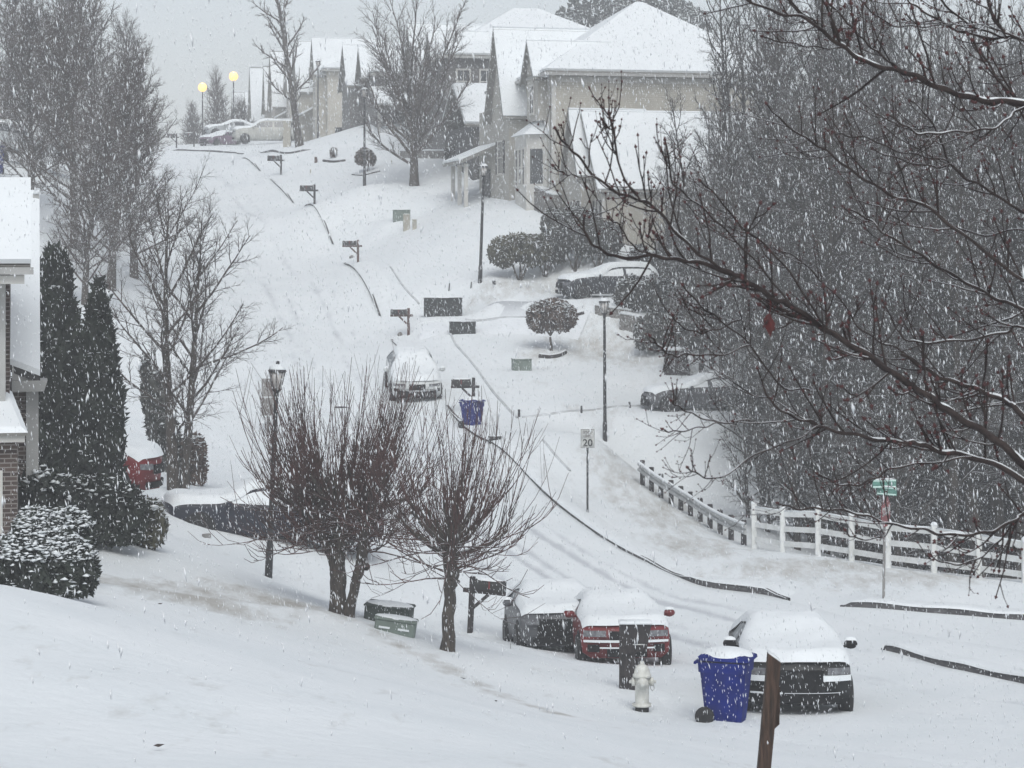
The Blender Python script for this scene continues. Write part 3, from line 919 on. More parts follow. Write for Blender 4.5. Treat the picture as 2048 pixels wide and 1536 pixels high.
q = MB(); slab(q, [(1.2, -2.6, 2.0), (4.4, -2.6, 2.6), (4.4, -.03, 2.9), (1.2, -.03, 2.3)], .12); q.build('shed_roof', M['roof_snow'], h)
for x, lab in [(683, 'dark square bin against the wall of the beige hilltop house'), (702, 'dark rounded bin against the wall of the beige hilltop house')]:
    r = empty('storage_bin', at(x, 160), 0, lab, 'bin'); MB().rbox(-.45, .45, -.3, .3, -.2, .85, .1).build('body', M['box_dark'], r); MB().rbox(-.48, .48, -.33, .33, .852, .93, .05).build('lid', M['box_dark'], r)
far_house(598, 190, 9.2, 5.0, 10, 10, 'hazy beige house with pointed gables behind the leaning hilltop tree', 7.6, 'beige2', 3.4)
far_house(552, 205, 9.4, 4.2, 9, 10, 'fainter gabled house behind the pale pickup', 7.0, 'beige2', 3.8)
far_house(512, 222, 9.6, 3.6, 8, 10, 'faintest low gabled house farthest along the hilltop row', 6.2, 'beige2', 3.0)

# brick house at the left edge
def brick_house():
    x_ = lambda p, d: (p - 1024) / F * d
    z_ = lambda p, d: (HY - p) / F * d
    gz = T(-8.8, 37)
    O = Vector((x_(35, 36.3), 36.3, 0))
    TH = math.radians(12.5); ct, st_ = math.cos(TH), math.sin(TH)
    h = empty('brick_house', (O.x, O.y, gz), TH, 'brick house at the left edge with snow covered roofs at three heights', 'house')
    def L(x, y, z):
        dx, dy = x - O.x, y - O.y
        return (dx * ct + dy * st_, -dx * st_ + dy * ct, z - gz)
    def lx(p, d): return L(x_(p, d), d, 0)[0]
    # lower brick front with its small roof
    a = MB(); a.box(-3.5, 0, 0, 2.6, -.5, z_(886, 36.3) - gz); a.build('wall', M['brick'], h)
    zf = z_(872, 36) - gz
    f = MB(); f.box(-3.5, .12, -.22, 2.5, zf - .11, zf); fo = f.build('fascia_board', M['trim'], h)
    q = MB(); slab(q, [(-3.5, -.30, zf + .05), (.16, -.30, zf + .05), (-.12, 1.9, zf + .58), (-3.5, 1.9, zf + .58)], .05); r = q.build('porch_roof', M['fascia'], h)
    s = MB(); s.hexa([(-3.5, -.30, zf + .052), (.17, -.30, zf + .052), (-.10, 1.9, zf + .59), (-3.5, 1.9, zf + .59), (-3.5, -.22, zf + .16), (.06, -.22, zf + .15), (-.22, 1.9, zf + .68), (-3.5, 1.9, zf + .68)]); s.build('snow_cover', M['roof_snow'], r)
    MB().box(-.30, -.24, -.02, -.002, .0, z_(940, 36.3) - gz).build('door_trim', M['trim'], h)
    # upper block with a soffit box and roof facing us
    d = 37.4
    a = MB(); a.box(*sorted((-3.5, lx(11, d))), 1.1, 4.0, 1.0, z_(548, d) - gz); a.build('wall', M['trim_grey'], h)
    a = MB(); a.box(lx(11, d) + .002, lx(19, d), 1.6, 4.0, 1.0, z_(548, d) - gz); a.build('wall', M['brick'], h)
    ze = z_(532, 37) - gz; zt = z_(368, 39.2) - gz; xr = lx(61, 37)
    q = MB(); slab(q, [(-3.5, .55, ze), (xr, .55, ze), (xr, 2.9, zt), (-3.5, 2.9, zt)], .10); r = q.build('roof', M['fascia'], h)
    q = MB(); slab(q, [(-3.5, .50, ze + .12), (xr + .01, .50, ze + .12), (xr + .01, 2.9, zt + .12), (-3.5, 2.9, zt + .12)], .09); q.build('snow_cover', M['roof_snow'], r)
    g = MB(); g.box(-3.5, xr + .05, .42, .53, ze - .14, ze - .02); g.build('gutter', M['trim_grey'], h)
    g = MB(); g.box(-3.5, xr - .10, .56, 1.09, ze - .30, ze - .16); g.box(xr - .32, xr - .10, .58, 1.2, ze - .24, ze - .15); g.build('soffit', M['trim'], h)
    # big rear roof slope behind, right rake upright in view
    d0, d1 = 39.0, 43.5
    q = MB(); P = [L(x_(14, d0), d0, z_(705, d0)), L(x_(84, d0), d0 - .15, z_(752, d0)), L(x_(79, d1), d1, z_(392, d1)), L(x_(20, d1), d1, z_(392, d1))]
    P[0] = (P[0][0] - .8, P[0][1], P[0][2] + .12); P[3] = (P[3][0] - 1.2, P[3][1], P[3][2])
    q.add([tuple(Vector(p)) for p in P] + [tuple(Vector(p) - Vector((0, 0, .12))) for p in P], [(0, 1, 2, 3), (7, 6, 5, 4), (0, 4, 5, 1), (1, 5, 6, 2), (2, 6, 7, 3), (3, 7, 4, 0)]); r = q.build('roof', M['door_dark'], h)
    q = MB(); q.add([tuple(Vector(p) + Vector((0, -.02, .12))) for p in P] + [tuple(Vector(p) + Vector((0, -.02, .01))) for p in P], [(0, 1, 2, 3), (7, 6, 5, 4), (0, 4, 5, 1), (1, 5, 6, 2), (2, 6, 7, 3), (3, 7, 4, 0)]); q.build('snow_cover', M['roof_snow'], r)
    c = MB(); xa, xb = lx(66, 43.4), lx(78, 43.4); zc = z_(392, 43.4) - gz
    c.box(xa, xb, 7.0, 7.3, zc - .1, zc + .03); rv = c.build('ridge_vent', M['trim_grey'], h); MB().rbox(xa, xb, 6.98, 7.3, zc + .032, zc + .12, .04).build('snow_cap', M['snow'], rv, True)
    # gable return under that slope and the wall below
    e0 = L(x_(24, 39), 39, z_(782, 39)); e1 = L(x_(95, 39), 39, z_(760, 39))
    g = MB(); g.hexa([(e0[0], 2.55, e0[2]), (e1[0] - .06, 2.55, e0[2]), (e1[0] - .06, 3.3, e0[2]), (e0[0], 3.3, e0[2]), (e0[0], 2.50, e1[2]), (e1[0], 2.50, e1[2]), (e1[0], 3.3, e1[2]), (e0[0], 3.3, e1[2])]); g.build('cornice_return', M['trim_grey'], h)
    g = MB(); zz = e1[2] + .004; g.add([(e0[0], 2.62, zz), (e1[0] - .15, 2.62, zz), (e0[0], 2.62, zz + .36), (e0[0], 2.80, zz), (e1[0] - .15, 2.80, zz), (e0[0], 2.80, zz + .36)], [(0, 1, 2), (5, 4, 3), (0, 3, 4, 1), (1, 4, 5, 2), (2, 5, 3, 0)]); g.build('gable', M['trim_grey'], h)
    a = MB(); xw = lx(52, 39.4); a.box(-2.5, xw, 3.0, 7.0, -.5, e0[2] - .003); a.build('wall', M['brick'], h)
    a = MB(); a.box(xw + .002, xw + .22, 2.95, 3.1, .2, e0[2] - .004); a.build('corner_board', M['trim_grey'], h)
brick_house()
# ---------------------------------------------------------------- cars
M['glass'] = mat('glass', (.035, .040, .045), .12, c2=(.06, .065, .07), vscale=3)
M['glass_snowy'] = mat('glass_snowy', (.30, .32, .34), .5, c2=(.12, .13, .14), vscale=4)
M['chrome'] = mat('chrome', (.55, .56, .57), .25, metal=.8)
M['headlight'] = mat('headlight', (.20, .21, .22), .2, c2=(.10, .10, .11), vscale=12)
M['grille'] = mat('grille', (.008, .008, .009), .7, var=.5, vscale=20)
M['grille'].node_tree.nodes['Principled BSDF'].inputs['Specular IOR Level'].default_value = .15
M['tail'] = mat('tail', (.20, .02, .02), .3)
M['rim'] = mat('rim', (.32, .33, .34), .4, metal=.5)


def paint(name, c):
    m = mat(name, c, .42, var=.12, vscale=2.0)
    m.node_tree.nodes['Principled BSDF'].inputs['Specular IOR Level'].default_value = .3
    return m


PAINT = dict(black=paint('paint_black', (.007, .008, .009)), red=paint('paint_red', (.15, .014, .016)), grey=paint('paint_grey', (.085, .088, .095)),
             navy=paint('paint_navy', (.018, .021, .034)), white=paint('paint_white', (.56, .58, .58)), silver=paint('paint_silver', (.34, .36, .37)),
             dark=paint('paint_dark', (.030, .034, .042)), purple=paint('paint_purple', (.16, .10, .15)), pale=paint('paint_pale', (.42, .42, .39)))

#            x,   belt, top,  w(body half), wr(roof half)
SUV = [(2.30, .58, .66, .90, .80), (2.24, .86, .94, .90, .82), (1.95, .96, 1.04, .915, .84), (1.10, 1.04, 1.13, .925, .84), (.90, 1.05, 1.16, .925, .82),
       (.10, 1.06, 1.58, .925, .64), (-.30, 1.06, 1.66, .925, .64), (-1.2, 1.07, 1.66, .925, .64), (-1.75, 1.08, 1.60, .92, .64), (-2.10, 1.06, 1.25, .91, .72), (-2.26, .95, 1.02, .90, .76), (-2.30, .55, .62, .88, .76)]
SEDAN = [(2.35, .50, .58, .88, .78), (2.28, .72, .79, .89, .80), (1.95, .83, .90, .905, .82), (1.15, .91, 1.0, .915, .82), (.90, .92, 1.02, .915, .80),
         (.10, .94, 1.38, .915, .58), (-.35, .95, 1.45, .915, .58), (-.95, .95, 1.42, .915, .58), (-1.65, .96, 1.10, .91, .66), (-1.80, .95, 1.05, .91, .74), (-2.25, .92, 1.0, .89, .78), (-2.32, .50, .58, .87, .76)]
CAR = [(2.05, .60, .68, .88, .78), (1.99, .84, .90, .90, .82), (1.72, .94, 1.0, .905, .83), (1.05, 1.0, 1.08, .915, .83), (.85, 1.01, 1.11, .915, .80),
       (.12, 1.02, 1.40, .915, .64), (-.30, 1.03, 1.48, .915, .64), (-.95, 1.03, 1.45, .915, .64), (-1.45, 1.04, 1.18, .91, .68), (-1.60, 1.0, 1.10, .91, .74), (-1.95, .97, 1.04, .89, .78), (-2.02, .56, .64, .87, .76)]
PICKUP = [(2.75, .62, .72, .95, .86), (2.70, 1.0, 1.08, .96, .88), (2.35, 1.08, 1.17, .98, .90), (1.45, 1.13, 1.22, .98, .90), (1.25, 1.14, 1.26, .98, .88),
          (.55, 1.15, 1.72, .98, .68), (.15, 1.15, 1.84, .98, .68), (-1.6, 1.16, 1.84, .98, .68), (-2.2, 1.16, 1.80, .98, .68), (-2.6, 1.15, 1.40, .97, .76), (-2.72, 1.05, 1.12, .96, .82), (-2.76, .60, .68, .95, .84)]


def fit(st, kx, kz): return [(x * kx, b * kz, t * kz, w, r) for x, b, t, w, r in st]


class CarShape:
    def __init__(s, st): s.st = np.array(st, float); s.X = s.st[:, 0]; s.x0 = s.X[0]; s.x1 = s.X[-1]
    def prm(s, x): return [np.interp(-x, -s.X, s.st[:, k]) for k in range(1, 5)]
    def ring(s, x):
        """half cross-section from the bottom centre to the top centre: list of (y, z)"""
        be, tp, w, wr = s.prm(x); zb = .24
        h = tp - be
        g = min(1, max(0, (h - .12) / .35))     # 0 on the bonnet, 1 at the cabin
        p5 = (w * (.955 * g + .965 * (1 - g)), be + .04 * g + h * .35 * (1 - g))
        p6 = (wr * g + (w - .07) * (1 - g), (tp - .09) * g + (be + h * .75) * (1 - g))
        p7 = ((wr - .12) * g + (w - .22) * (1 - g), (tp - .02) * g + (be + h * .95) * (1 - g))
        mid = zb + (be - zb) * .55
        return [(0, zb), (w * .80, zb), (w * .965, zb + .10), (w, mid), (w * .985, be - .02), p5, p6, p7, (0, tp + .0)]
    def bend(s, p):
        """round the nose and tail in plan"""
        x, y, z = p
        W = .95
        if x > 1.2: x -= .34 * (abs(y) / W) ** 2.6 * min(1, (x - 1.2) / .9)
        if x < -1.5: x += .22 * (abs(y) / W) ** 2.6 * min(1, (-1.5 - x) / .6)
        return (x, y, z)


def car(name, label, loc, heading, paint_, st, bury=.05, snow=.13, group=None, face=None, parts='full', tilt=0.0, side_snow=False, cat='car', bed=False, scale=1.0, roll=0.0, white_glass=False):
    S = CarShape(st)
    root = empty(name, Vector(loc) - Vector((0, 0, bury)), heading, label, cat, group, scale)
    root.rotation_euler = (roll, -tilt, heading)
    X = []
    for a, b in zip(S.X[:-1], S.X[1:]):
        n = max(1, int(abs(a - b) / .16)); X += [a + (b - a) * i / n for i in range(n)]
    X.append(S.X[-1])
    vs = []; fs = []
    nr = 17
    for x in X:
        h = S.ring(x)
        full = [(-y, z) for y, z in h[::-1]][:-0 or None]
        full = [(y, z) for y, z in h] + [(-y, z) for y, z in h[-2:0:-1]]
        for y, z in full: vs.append(S.bend((x, y, z)))
    nr = len(h) * 2 - 2
    for i in range(len(X) - 1):
        for j in range(nr):
            q = (j + 1) % nr
            fs.append((i * nr + j, i * nr + q, (i + 1) * nr + q, (i + 1) * nr + j))
    fs.append(tuple(range(nr - 1, -1, -1))); fs.append(tuple((len(X) - 1) * nr + j for j in range(nr)))
    body = MB().add(vs, fs).build('body', paint_, root, True)
    # side windows
    iw = [k for k in range(len(st)) if st[k][2] - st[k][1] > .3]
    xf_ = st[iw[0] - 1][0] - .12; xr_ = st[iw[-1]][0] - (.05 if not bed else -1.2)
    if bed: xr_ = -.9
    for sgn in (1, -1):
        m = MB(); xs = np.linspace(xf_, xr_, 22); g = []
        for x in xs:
            h = S.ring(x); (y5, z5), (y6, z6) = h[5], h[6]
            row = []
            for t in (.10, .38, .66, .90):
                row.append((x, sgn * (y5 + (y6 - y5) * t + .012), z5 + (z6 - z5) * t))
            g.append(row)
        V = [S.bend(p) for r in g for p in r]; Fs = []
        for i in range(len(xs) - 1):
            if abs(xs[i] - (xf_ + xr_) / 2 - .08) < .05: continue      # pillar
            for j in range(3):
                a = i * 4 + j; Fs.append((a, a + 1, a + 5, a + 4) if sgn > 0 else (a, a + 4, a + 5, a + 1))
        m.add(V, Fs).build('window', M['snow'] if white_glass else M['glass_snowy'] if side_snow else M['glass'], root, True)
    # wheels with arches
    wx = (S.x0 * .62, S.x1 * .60)
    for x in wx:
        for sgn in (1, -1):
            w = S.prm(x)[2]
            MB().lathe([(0.02, 0), (.40, 0), (.40, .03), (.02, .035)], 18).xf(Matrix.Translation((x, sgn * (w - .02), .36)) @ Matrix.Rotation(-sgn * math.pi / 2, 4, 'X')).build('wheel_arch', M['rubber'], root)
            wh = MB().lathe([(.18, -.11), (.32, -.11), (.345, -.07), (.345, .07), (.32, .10), (.20, .10)], 20).xf(Matrix.Translation((x, sgn * (w - .05), .34)) @ Matrix.Rotation(-sgn * math.pi / 2, 4, 'X')).build('wheel', M['rubber'], root)
            r = MB()
            r.lathe([(.02, .075), (.06, .09), (.07, .06)], 10)
            for k in range(5):
                a = k * 2 * math.pi / 5; r.bar((math.cos(a) * .04, math.sin(a) * .04, .085), (math.cos(a) * .21, math.sin(a) * .21, .085), .06, .02)
            r.lathe([(.19, .085), (.225, .105), (.225, .07)], 20)
            r.xf(Matrix.Translation((x, sgn * (w - .05), .34)) @ Matrix.Rotation(-sgn * math.pi / 2, 4, 'X')).build('rim', M['rim'], wh)
    # mirrors
    mx = st[iw[0] - 1][0] - .22; be, tp, w, wr = S.prm(mx)
    for sgn in (1, -1):
        m = MB(); m.blob((mx, sgn * (w + .13), be + .10), (.08, .12, .085), None, 10, 6); m.bar((mx, sgn * (w - .04), be + .04), (mx, sgn * (w + .08), be + .07), .05, .04)
        mo = m.build('mirror', paint_ if face != 'black' else M['grille'], root, True)
        MB().blob((mx, sgn * (w + .13), be + .165), (.085, .115, .06), None, 10, 4, flat=True).build('snow_cap', M['snow'], mo, True)
    # front details, laid on the rounded nose
    def patch(name, x_of_z, y0, y1, z0, z1, mt, proud=.012, parent=None, th=.05, ny=8, shear=0.0):
        V = []; Fs = []
        ys = np.linspace(y0, y1, ny + 1)
        for y in ys:
            for z in (z0, z1):
                zz = z + shear * (y - y0)
                x = x_of_z(zz) + proud
                a = S.bend((x, y, zz)); V.append(a); V.append((a[0] - th, a[1], a[2]))
        for i in range(ny):
            a = i * 4; b = a + 4
            Fs += [(a, b, b + 2, a + 2), (a + 2, b + 2, b + 3, a + 3), (a, a + 1, b + 1, b)]
        Fs += [(0, 2, 3, 1), (ny * 4, ny * 4 + 1, ny * 4 + 3, ny * 4 + 2)]
        return MB().add(V, Fs).build(name, mt, parent or root)
    top2 = st[1]
    def nose(z):
        zz = [st[0][2], (st[1][1] + st[1][2]) / 2, st[2][2]]; return float(np.interp(z, zz, [st[0][0], st[1][0], st[2][0]]))
    zh = st[1][1] - .09
    if face == 'red':
        patch('grille', nose, -.34, .34, zh - .10, zh + .07, M['grille'])
        for s_ in (1, -1): patch('headlight', nose, *sorted((s_ * .42, s_ * .86)), zh - .04, zh + .08, M['headlight'])
        patch('lower_intake', nose, -.40, .40, .26, .42, M['grille'], .02)
        for s_ in (1, -1): patch('fog_light', nose, *sorted((s_ * .55, s_ * .78)), .36, .50, M['grille'], .014)
        patch('snow_ledge', nose, -.86, .86, zh - .15, zh - .105, M['snow'], .05, th=.09)
        patch('snow_ledge', nose, -.55, .55, .43, .455, M['snow'], .045, th=.07)
    elif face == 'black':
        patch('grille', nose, -.62, .42, zh - .30, zh + .06, M['grille'])
        for s_ in (1, -1): patch('headlight', nose, *sorted((s_ * .48, s_ * .88)), zh - .02, zh + .09, M['headlight'])
        for s_ in (1, -1): patch('snow_ledge', nose, *sorted((s_ * .40, s_ * .89)), zh - .12, zh - .03, M['snow'], .05, th=.10)
        patch('lower_intake', nose, -.70, .70, .28, .40, M['grille'], .02)
        patch('snow_ledge', nose, -.80, -.28, .425, .45, M['snow'], .04, th=.06)
        patch('chrome_strip', nose, -.25, .70, .43, .445, M['chrome'], .02)
    elif face == 'white':
        patch('grille', nose, -.30, .30, zh - .12, zh + .08, M['grille'])
        patch('chrome_strip', nose, -.36, .36, zh - .17, zh - .13, M['chrome'], .02)
        for s_ in (1, -1): patch('headlight', nose, *sorted((s_ * .44, s_ * .86)), zh + .0, zh + .09, M['headlight'])
        patch('lower_intake', nose, -.72, .72, .25, .52, M['grille'], .016)
        for s_ in (1, -1): patch('fog_light', nose, *sorted((s_ * .70, s_ * .86)), .48, .60, M['grille'], .014)
    elif face == 'dark':
        patch('grille', nose, -.55, .55, zh - .30, zh + .06, M['grille'])
        for s_ in (1, -1): patch('headlight', nose, *sorted((s_ * .52, s_ * .86)), zh - .06, zh + .06, M['headlight'])
        patch('lower_intake', nose, -.65, .65, .26, .42, M['grille'], .02)
    else:
        patch('grille', nose, -.40, .40, zh - .16, zh + .05, M['grille'])
        for s_ in (1, -1): patch('headlight', nose, *sorted((s_ * .48, s_ * .86)), zh - .05, zh + .08, M['headlight'])
        patch('lower_intake', nose, -.65, .65, .28, .42, M['grille'], .016)
    # tail
    def tailx(z):
        zz = [st[-1][2], st[-2][2], st[-3][2]]; return float(np.interp(z, zz, [st[-1][0], st[-2][0], st[-3][0]]))
    for s_ in (1, -1):
        m = MB(); z0 = st[-2][1] - .18
        P = [S.bend((tailx(z) - .015, s_ * y, z)) for y, z in ((.58, z0), (.86, z0), (.86, z0 + .16), (.58, z0 + .16))]
        Q = [(p[0] + .05, p[1], p[2]) for p in P]
        m.hexa(P + Q); m.build('tail_light', M['tail'], root)
    # the blanket of snow: bonnet, windscreen, roof, tail
    if snow > 0:
        rng = random.Random(hash(name + label) % 999)
        xs = np.linspace(S.x0 - .07, S.x1 + .05, 44); nv = 21
        V = []; Fs = []
        for i, x in enumerate(xs):
            h = S.ring(x); be, tp, w, wr = S.prm(x)
            e = min(1.0, (S.x0 - .05 - x) / .20, (x - S.x1) / .22); e = max(0, e) ** .5
            # build a polyline across: edge -> centre
            g = min(1, max(0, (tp - be - .12) / .35))
            poly = [h[5], h[6], h[7], h[8]] if g < .97 else [h[6], h[7], h[8]]
            if 0.02 < g < .97:   # windscreen: the sheet narrows onto the screen
                a, b = h[5], h[6]; poly[0] = (a[0] + (b[0] - a[0]) * g, a[1] + (b[1] - a[1]) * g)
            poly = np.array(poly); seg = np.r_[0, np.cumsum(np.linalg.norm(np.diff(poly, axis=0), axis=1))]; seg /= seg[-1]
            for j in range(nv):
                v = -1 + 2 * j / (nv - 1); t = 1 - abs(v)
                y = np.interp(t, seg, poly[:, 0]); z = np.interp(t, seg, poly[:, 1])
                th = snow * e * (1 - abs(v) ** 9) ** .5 * (1 + .12 * math.sin(x * 3.1 + v * 2) + .06 * math.sin(x * 7 + v * 5))
                if 0.02 < g < .97: th *= .85
                p = S.bend((x, (1 if v >= 0 else -1) * y * (1 + .015 * e), z))
                V.append((p[0] + (.3 * th if x > S.x0 - .5 else 0), p[1], p[2] + th + .035 * min(1, e * 1.5) - .02 * (1 - e)))
        for i in range(len(xs) - 1):
            for j in range(nv - 1):
                a = i * nv + j; Fs.append((a, a + 1, a + nv + 1, a + nv))
        MB().add(V, Fs).build('snow_cover', M['snow'], root, True)
    return root


def head(dx, dy): return math.atan2(dy, dx)
def street_dir(y):
    i = int(np.argmin(np.abs(YLp - y))); return math.atan2(YLp[max(0, i - 4)] - YLp[i + 4], XLp[max(0, i - 4)] - XLp[i + 4])

def car_at(x, y, near=25, fwd=2.3, heading=0.0, **k):
    """place so that the foot of the front bumper meets the photo pixel"""
    p = ground(x, y, near); c = Vector((p.x - math.cos(heading) * fwd, p.y - math.sin(heading) * fwd, 0)); c.z = T(c.x, c.y)
    f = T(c.x + math.cos(heading) * 1.4, c.y + math.sin(heading) * 1.4); r = T(c.x - math.cos(heading) * 1.4, c.y - math.sin(heading) * 1.4)
    k['tilt'] = math.atan2(f - r, 2.8); c.z = (f + r) / 2
    return car(loc=c, heading=heading, **k)

hd = head(.22, -1)
car_at(1603, 1440, heading=head(-.02, -1), name='parked_car', label='black car deep in snow at the kerb beside the blue wheeled bin', paint_=PAINT['black'], st=CAR, face='black', snow=.115, side_snow=True, group='snow covered cars along the street', bury=.04)
car_at(1258, 1336, heading=head(.06, -1), name='parked_car', label='red car under thick snow behind the dark mailbox stand', paint_=PAINT['red'], st=fit(CAR, 1, .94), face='red', snow=.115, side_snow=True, group='snow covered cars along the street', bury=.06)
car_at(1132, 1312, heading=head(.10, -1), name='parked_car', label='grey car under thick snow directly behind the red car', paint_=PAINT['grey'], st=fit(CAR, 1.03, .98), face='dark', snow=.105, side_snow=True, group='snow covered cars along the street', bury=.06)
car_at(836, 813, near=50, heading=head(.13, -1), name='parked_car', label='white car covered in snow parked uphill at the kerb above the blue bin', paint_=PAINT['white'], st=fit(SUV, .86, .90), face='white', snow=.12, side_snow=True, group='snow covered cars along the street', bury=.06)
# in the driveway to the left
c = at(540, 53.6); c.z = T(c.x, c.y)
car('pickup', 'dark navy pickup under snow in the driveway behind the street lamp', c + Vector((0, 0, -.12)), math.pi + .10, PAINT['navy'], fit(PICKUP, 1, .80), snow=.15, face='dark', cat='pickup', tilt=.07, white_glass=True)
c = at(128, 52.0)
car('parked_car', 'red car half hidden behind the hedge and evergreen columns', c + Vector((0, 0, -.05)), .25 - .35, PAINT['red'], SUV, snow=.15, tilt=-.12)
# right side
c = at(1216, 95.5); c.z = T(c.x, c.y)
car('parked_wagon', 'dark wagon with snowy roof in the driveway beside the shrubs', c + Vector((0, 0, -.05)), math.pi + .28, PAINT['dark'], fit(SUV, 1.0, .88), snow=.15, cat='car', tilt=0, white_glass=True)
c = at(1408, 81.6); c.z = T(c.x, c.y)
car('parked_car', 'grey snow covered car nosing out of the trees right of the tall lamp post', c + Vector((0, 0, -.06)), math.pi + .12, PAINT['grey'], fit(SEDAN, 1, .95), snow=.14, tilt=0, white_glass=True)
# hilltop
c = at(533, 177); car('pickup', 'long pale pickup parked on the hilltop drive beside the leaning tree', c + Vector((0, 0, .1)), math.pi + .1, PAINT['pale'], PICKUP, snow=.12, cat='pickup', scale=1.0)
c = at(462, 186); car('parked_car', 'snowy car behind the pale pickup on the hilltop', c + Vector((0, 0, .5)), math.pi + .3, PAINT['silver'], SEDAN, snow=.14, group='cars on the hilltop')
c = at(443, 180); car('parked_car', 'dusky purple car in front of the pale pickup on the hilltop', c + Vector((0, 0, -.1)), math.pi + .9, PAINT['purple'], SEDAN, snow=.10, group='cars on the hilltop', scale=.9)
# upper left bank
c = at(52, 117); c.z = T(c.x, c.y)
car('parked_car', 'pale snow covered car facing down the drive at the upper left edge', c + Vector((0, 0, .6)), -.35, PAINT['silver'], SUV, snow=.10, tilt=-.15, group='cars on the left bank')

# ---------------------------------------------------------------- street furniture
def mailbox(loc, label, s=1.0, flip=1, rz=0.0, h=1.25, lean=0.0, wood='wood_dark', open_door=False):
    root = empty('mailbox', loc, rz, label, 'mailbox', 'mailboxes along the street', s)
    root.rotation_euler = (0, lean, rz)
    MB().rbox(-.055, .055, -.055, .055, -.2, h, .01).build('post', M[wood], root)
    arm = MB(); arm.box(-.78, .20, -.045, .045, h - .36, h - .27)
    arm.bar((-.40, 0, h - .36), (-.02, 0, h - .72), .07, .07)
    arm.build('bracket', M[wood], root)
    m = MB(); pr = [(-.11, 0), (-.11, .13), (-.085, .19), (-.04, .225), (.04, .225), (.085, .19), (.11, .13), (.11, 0)]
    V = [(x, y, z + h - .265) for x in (-.74, -.08) for y, z in pr]; n = len(pr)
    Fs = [tuple(range(n)), tuple(range(2 * n - 1, n - 1, -1))] + [(i, n + i, n + (i + 1) % n, (i + 1) % n) for i in range(n)]
    b = m.add(V, Fs).build('box', M['iron'], root)
    MB().box(-.765, -.738, -.10, .10, h - .26, h - .07).build('door', M['iron'], b)
    MB().box(-.45, -.42, -.145, -.112, h - .22, h - .05).build('flag', M['sign_red'], b)
    MB().blob((-.41, 0, h - .055), (.33, .105, .055), None, 12, 4, flat=True).build('snow_cap', M['snow'], root, True)
    if flip < 0: root.scale = (-s, s, s)
    return root

mailbox(ground(940, 1268, 30), 'grey wooden mailbox between the single stemmed pollard and the grey car', 1.02, -1, -.30, 1.28, .05)
mailbox(at(947, 79.5), 'mailbox standing right behind the small blue bin', 1.05, 1, .1, 1.25)
mailbox(ground(817, 673, 60), 'mailbox with a reddish post beside the driveway uphill of the white car', 1.0, 1, .15, 1.2, 0, 'wood_red')
mailbox(ground(716, 526, 60), 'mailbox with a snowy door beside a small grey stone on the right verge', 1.0, 1, .15, 1.15, 0, 'wood_red')
mailbox(ground(629, 413, 60), 'dark mailbox at the end of a long bare kerb below the round bush tree', 1.05, 1, .15, 1.15)
mailbox(ground(562, 350, 60), 'dark mailbox near the top of the street beside the short kerb', 1.1, 1, .15, 1.15)
for x, y, d, lab in [(316, 300, 172, 'tiny mailbox farthest left at the top of the street'), (353, 296, 174, 'tiny mailbox in the middle of the three at the crest'), (388, 293, 176, 'tiny mailbox farthest right of the three at the crest')]:
    mailbox(at(x, d), lab, 1.0, 1, .2, 1.2)

def street_lamp(loc, label, h, lit=False, lean=0.0, thick=1.0):
    root = empty('street_lamp', loc, 0, label, 'street lamp', 'post top street lamps')
    root.rotation_euler = (0, lean, 0)
    r = .062 * thick
    MB().lathe([(r * 1.35, -.3), (r * 1.35, .55), (r * 1.0, .75), (r * .85, h * .6), (r * .72, h - .72), (r * .9, h - .70), (r * .9, h - .62)], 14).build('post', M['black_metal'], root, True)
    hd_ = MB().lathe([(.05, h - .62), (.09, h - .58), (.10, h - .55), (.04, h - .55)], 14)
    hd_.lathe([(.195, h - .17), (.205, h - .15), (.15, h - .07), (.08, h - .02), (.04, h + .0), (.04, h + .06), (.01, h + .07)], 16)
    for k in range(8):
        a = k * math.pi / 4; hd_.bar((.098 * math.cos(a), .098 * math.sin(a), h - .56), (.175 * math.cos(a), .175 * math.sin(a), h - .16), .015)
    hl_ = hd_.build('lantern', M['black_metal'], root)
    MB().lathe([(.088, h - .55), (.165, h - .17), (.02, h - .165)], 16).build('glass', M['lamp_lit'] if lit else M['lamp_glass'], hl_, True)
    MB().lathe([(.198, h - .155), (.158, h - .062), (.088, h - .005), (.05, h + .0)], 16).build('snow_cap', M['snow'], root, True)
    if lit:
        ld = bpy.data.lights.new('lamp_light', 'POINT'); ld.energy = 40; ld.color = (1.0, .62, .25); ld.shadow_soft_size = .25
        lo = bpy.data.objects.new('lamp_light', ld); COL.objects.link(lo); lo.parent = root; lo.location = (0, 0, h + .12)
    return root

g = ground(537, 1153, 25); street_lamp(g, 'black street lamp with frosted lantern beside the double stemmed pollard', 425 * g.y / F, False, .043, 1.0)
g = ground(1210, 882, 40); street_lamp(g, 'black street lamp between the speed sign and the car under the trees', 285 * g.y / F, False, -.005, 1.0)
g = ground(960, 565, 60); street_lamp(g, 'tall black street lamp left of the olive shrubs', 236 * g.y / F, False, .033, 1.15)
g = ground(729, 371, 60); street_lamp(g, 'black street lamp in front of the round bush tree on the upper lawn', 196 * g.y / F, False, .0, 1.1)
def lit_lamp(x, ytop, d, lab):
    g = at(x, d); h = (HY - ytop) / F * d - g.z
    r = street_lamp(g, lab, h, True, 0, 1.1)
    MB().blob((0, 0, h - .30), (.40, .40, .40), None, 14, 8).build('glow_ball', M['lamp_lit'], r, True)  # oversized emissive ball added round the lantern to imitate its bloom
lit_lamp(405, 168, 196, 'lower of the two lit street lamps glowing orange on the hilltop')
lit_lamp(467, 146, 192, 'higher of the two lit street lamps glowing orange on the hilltop')
street_lamp(at(636, 168), 'slim unlit lamp post before the farthest tall beige house', 6.3)

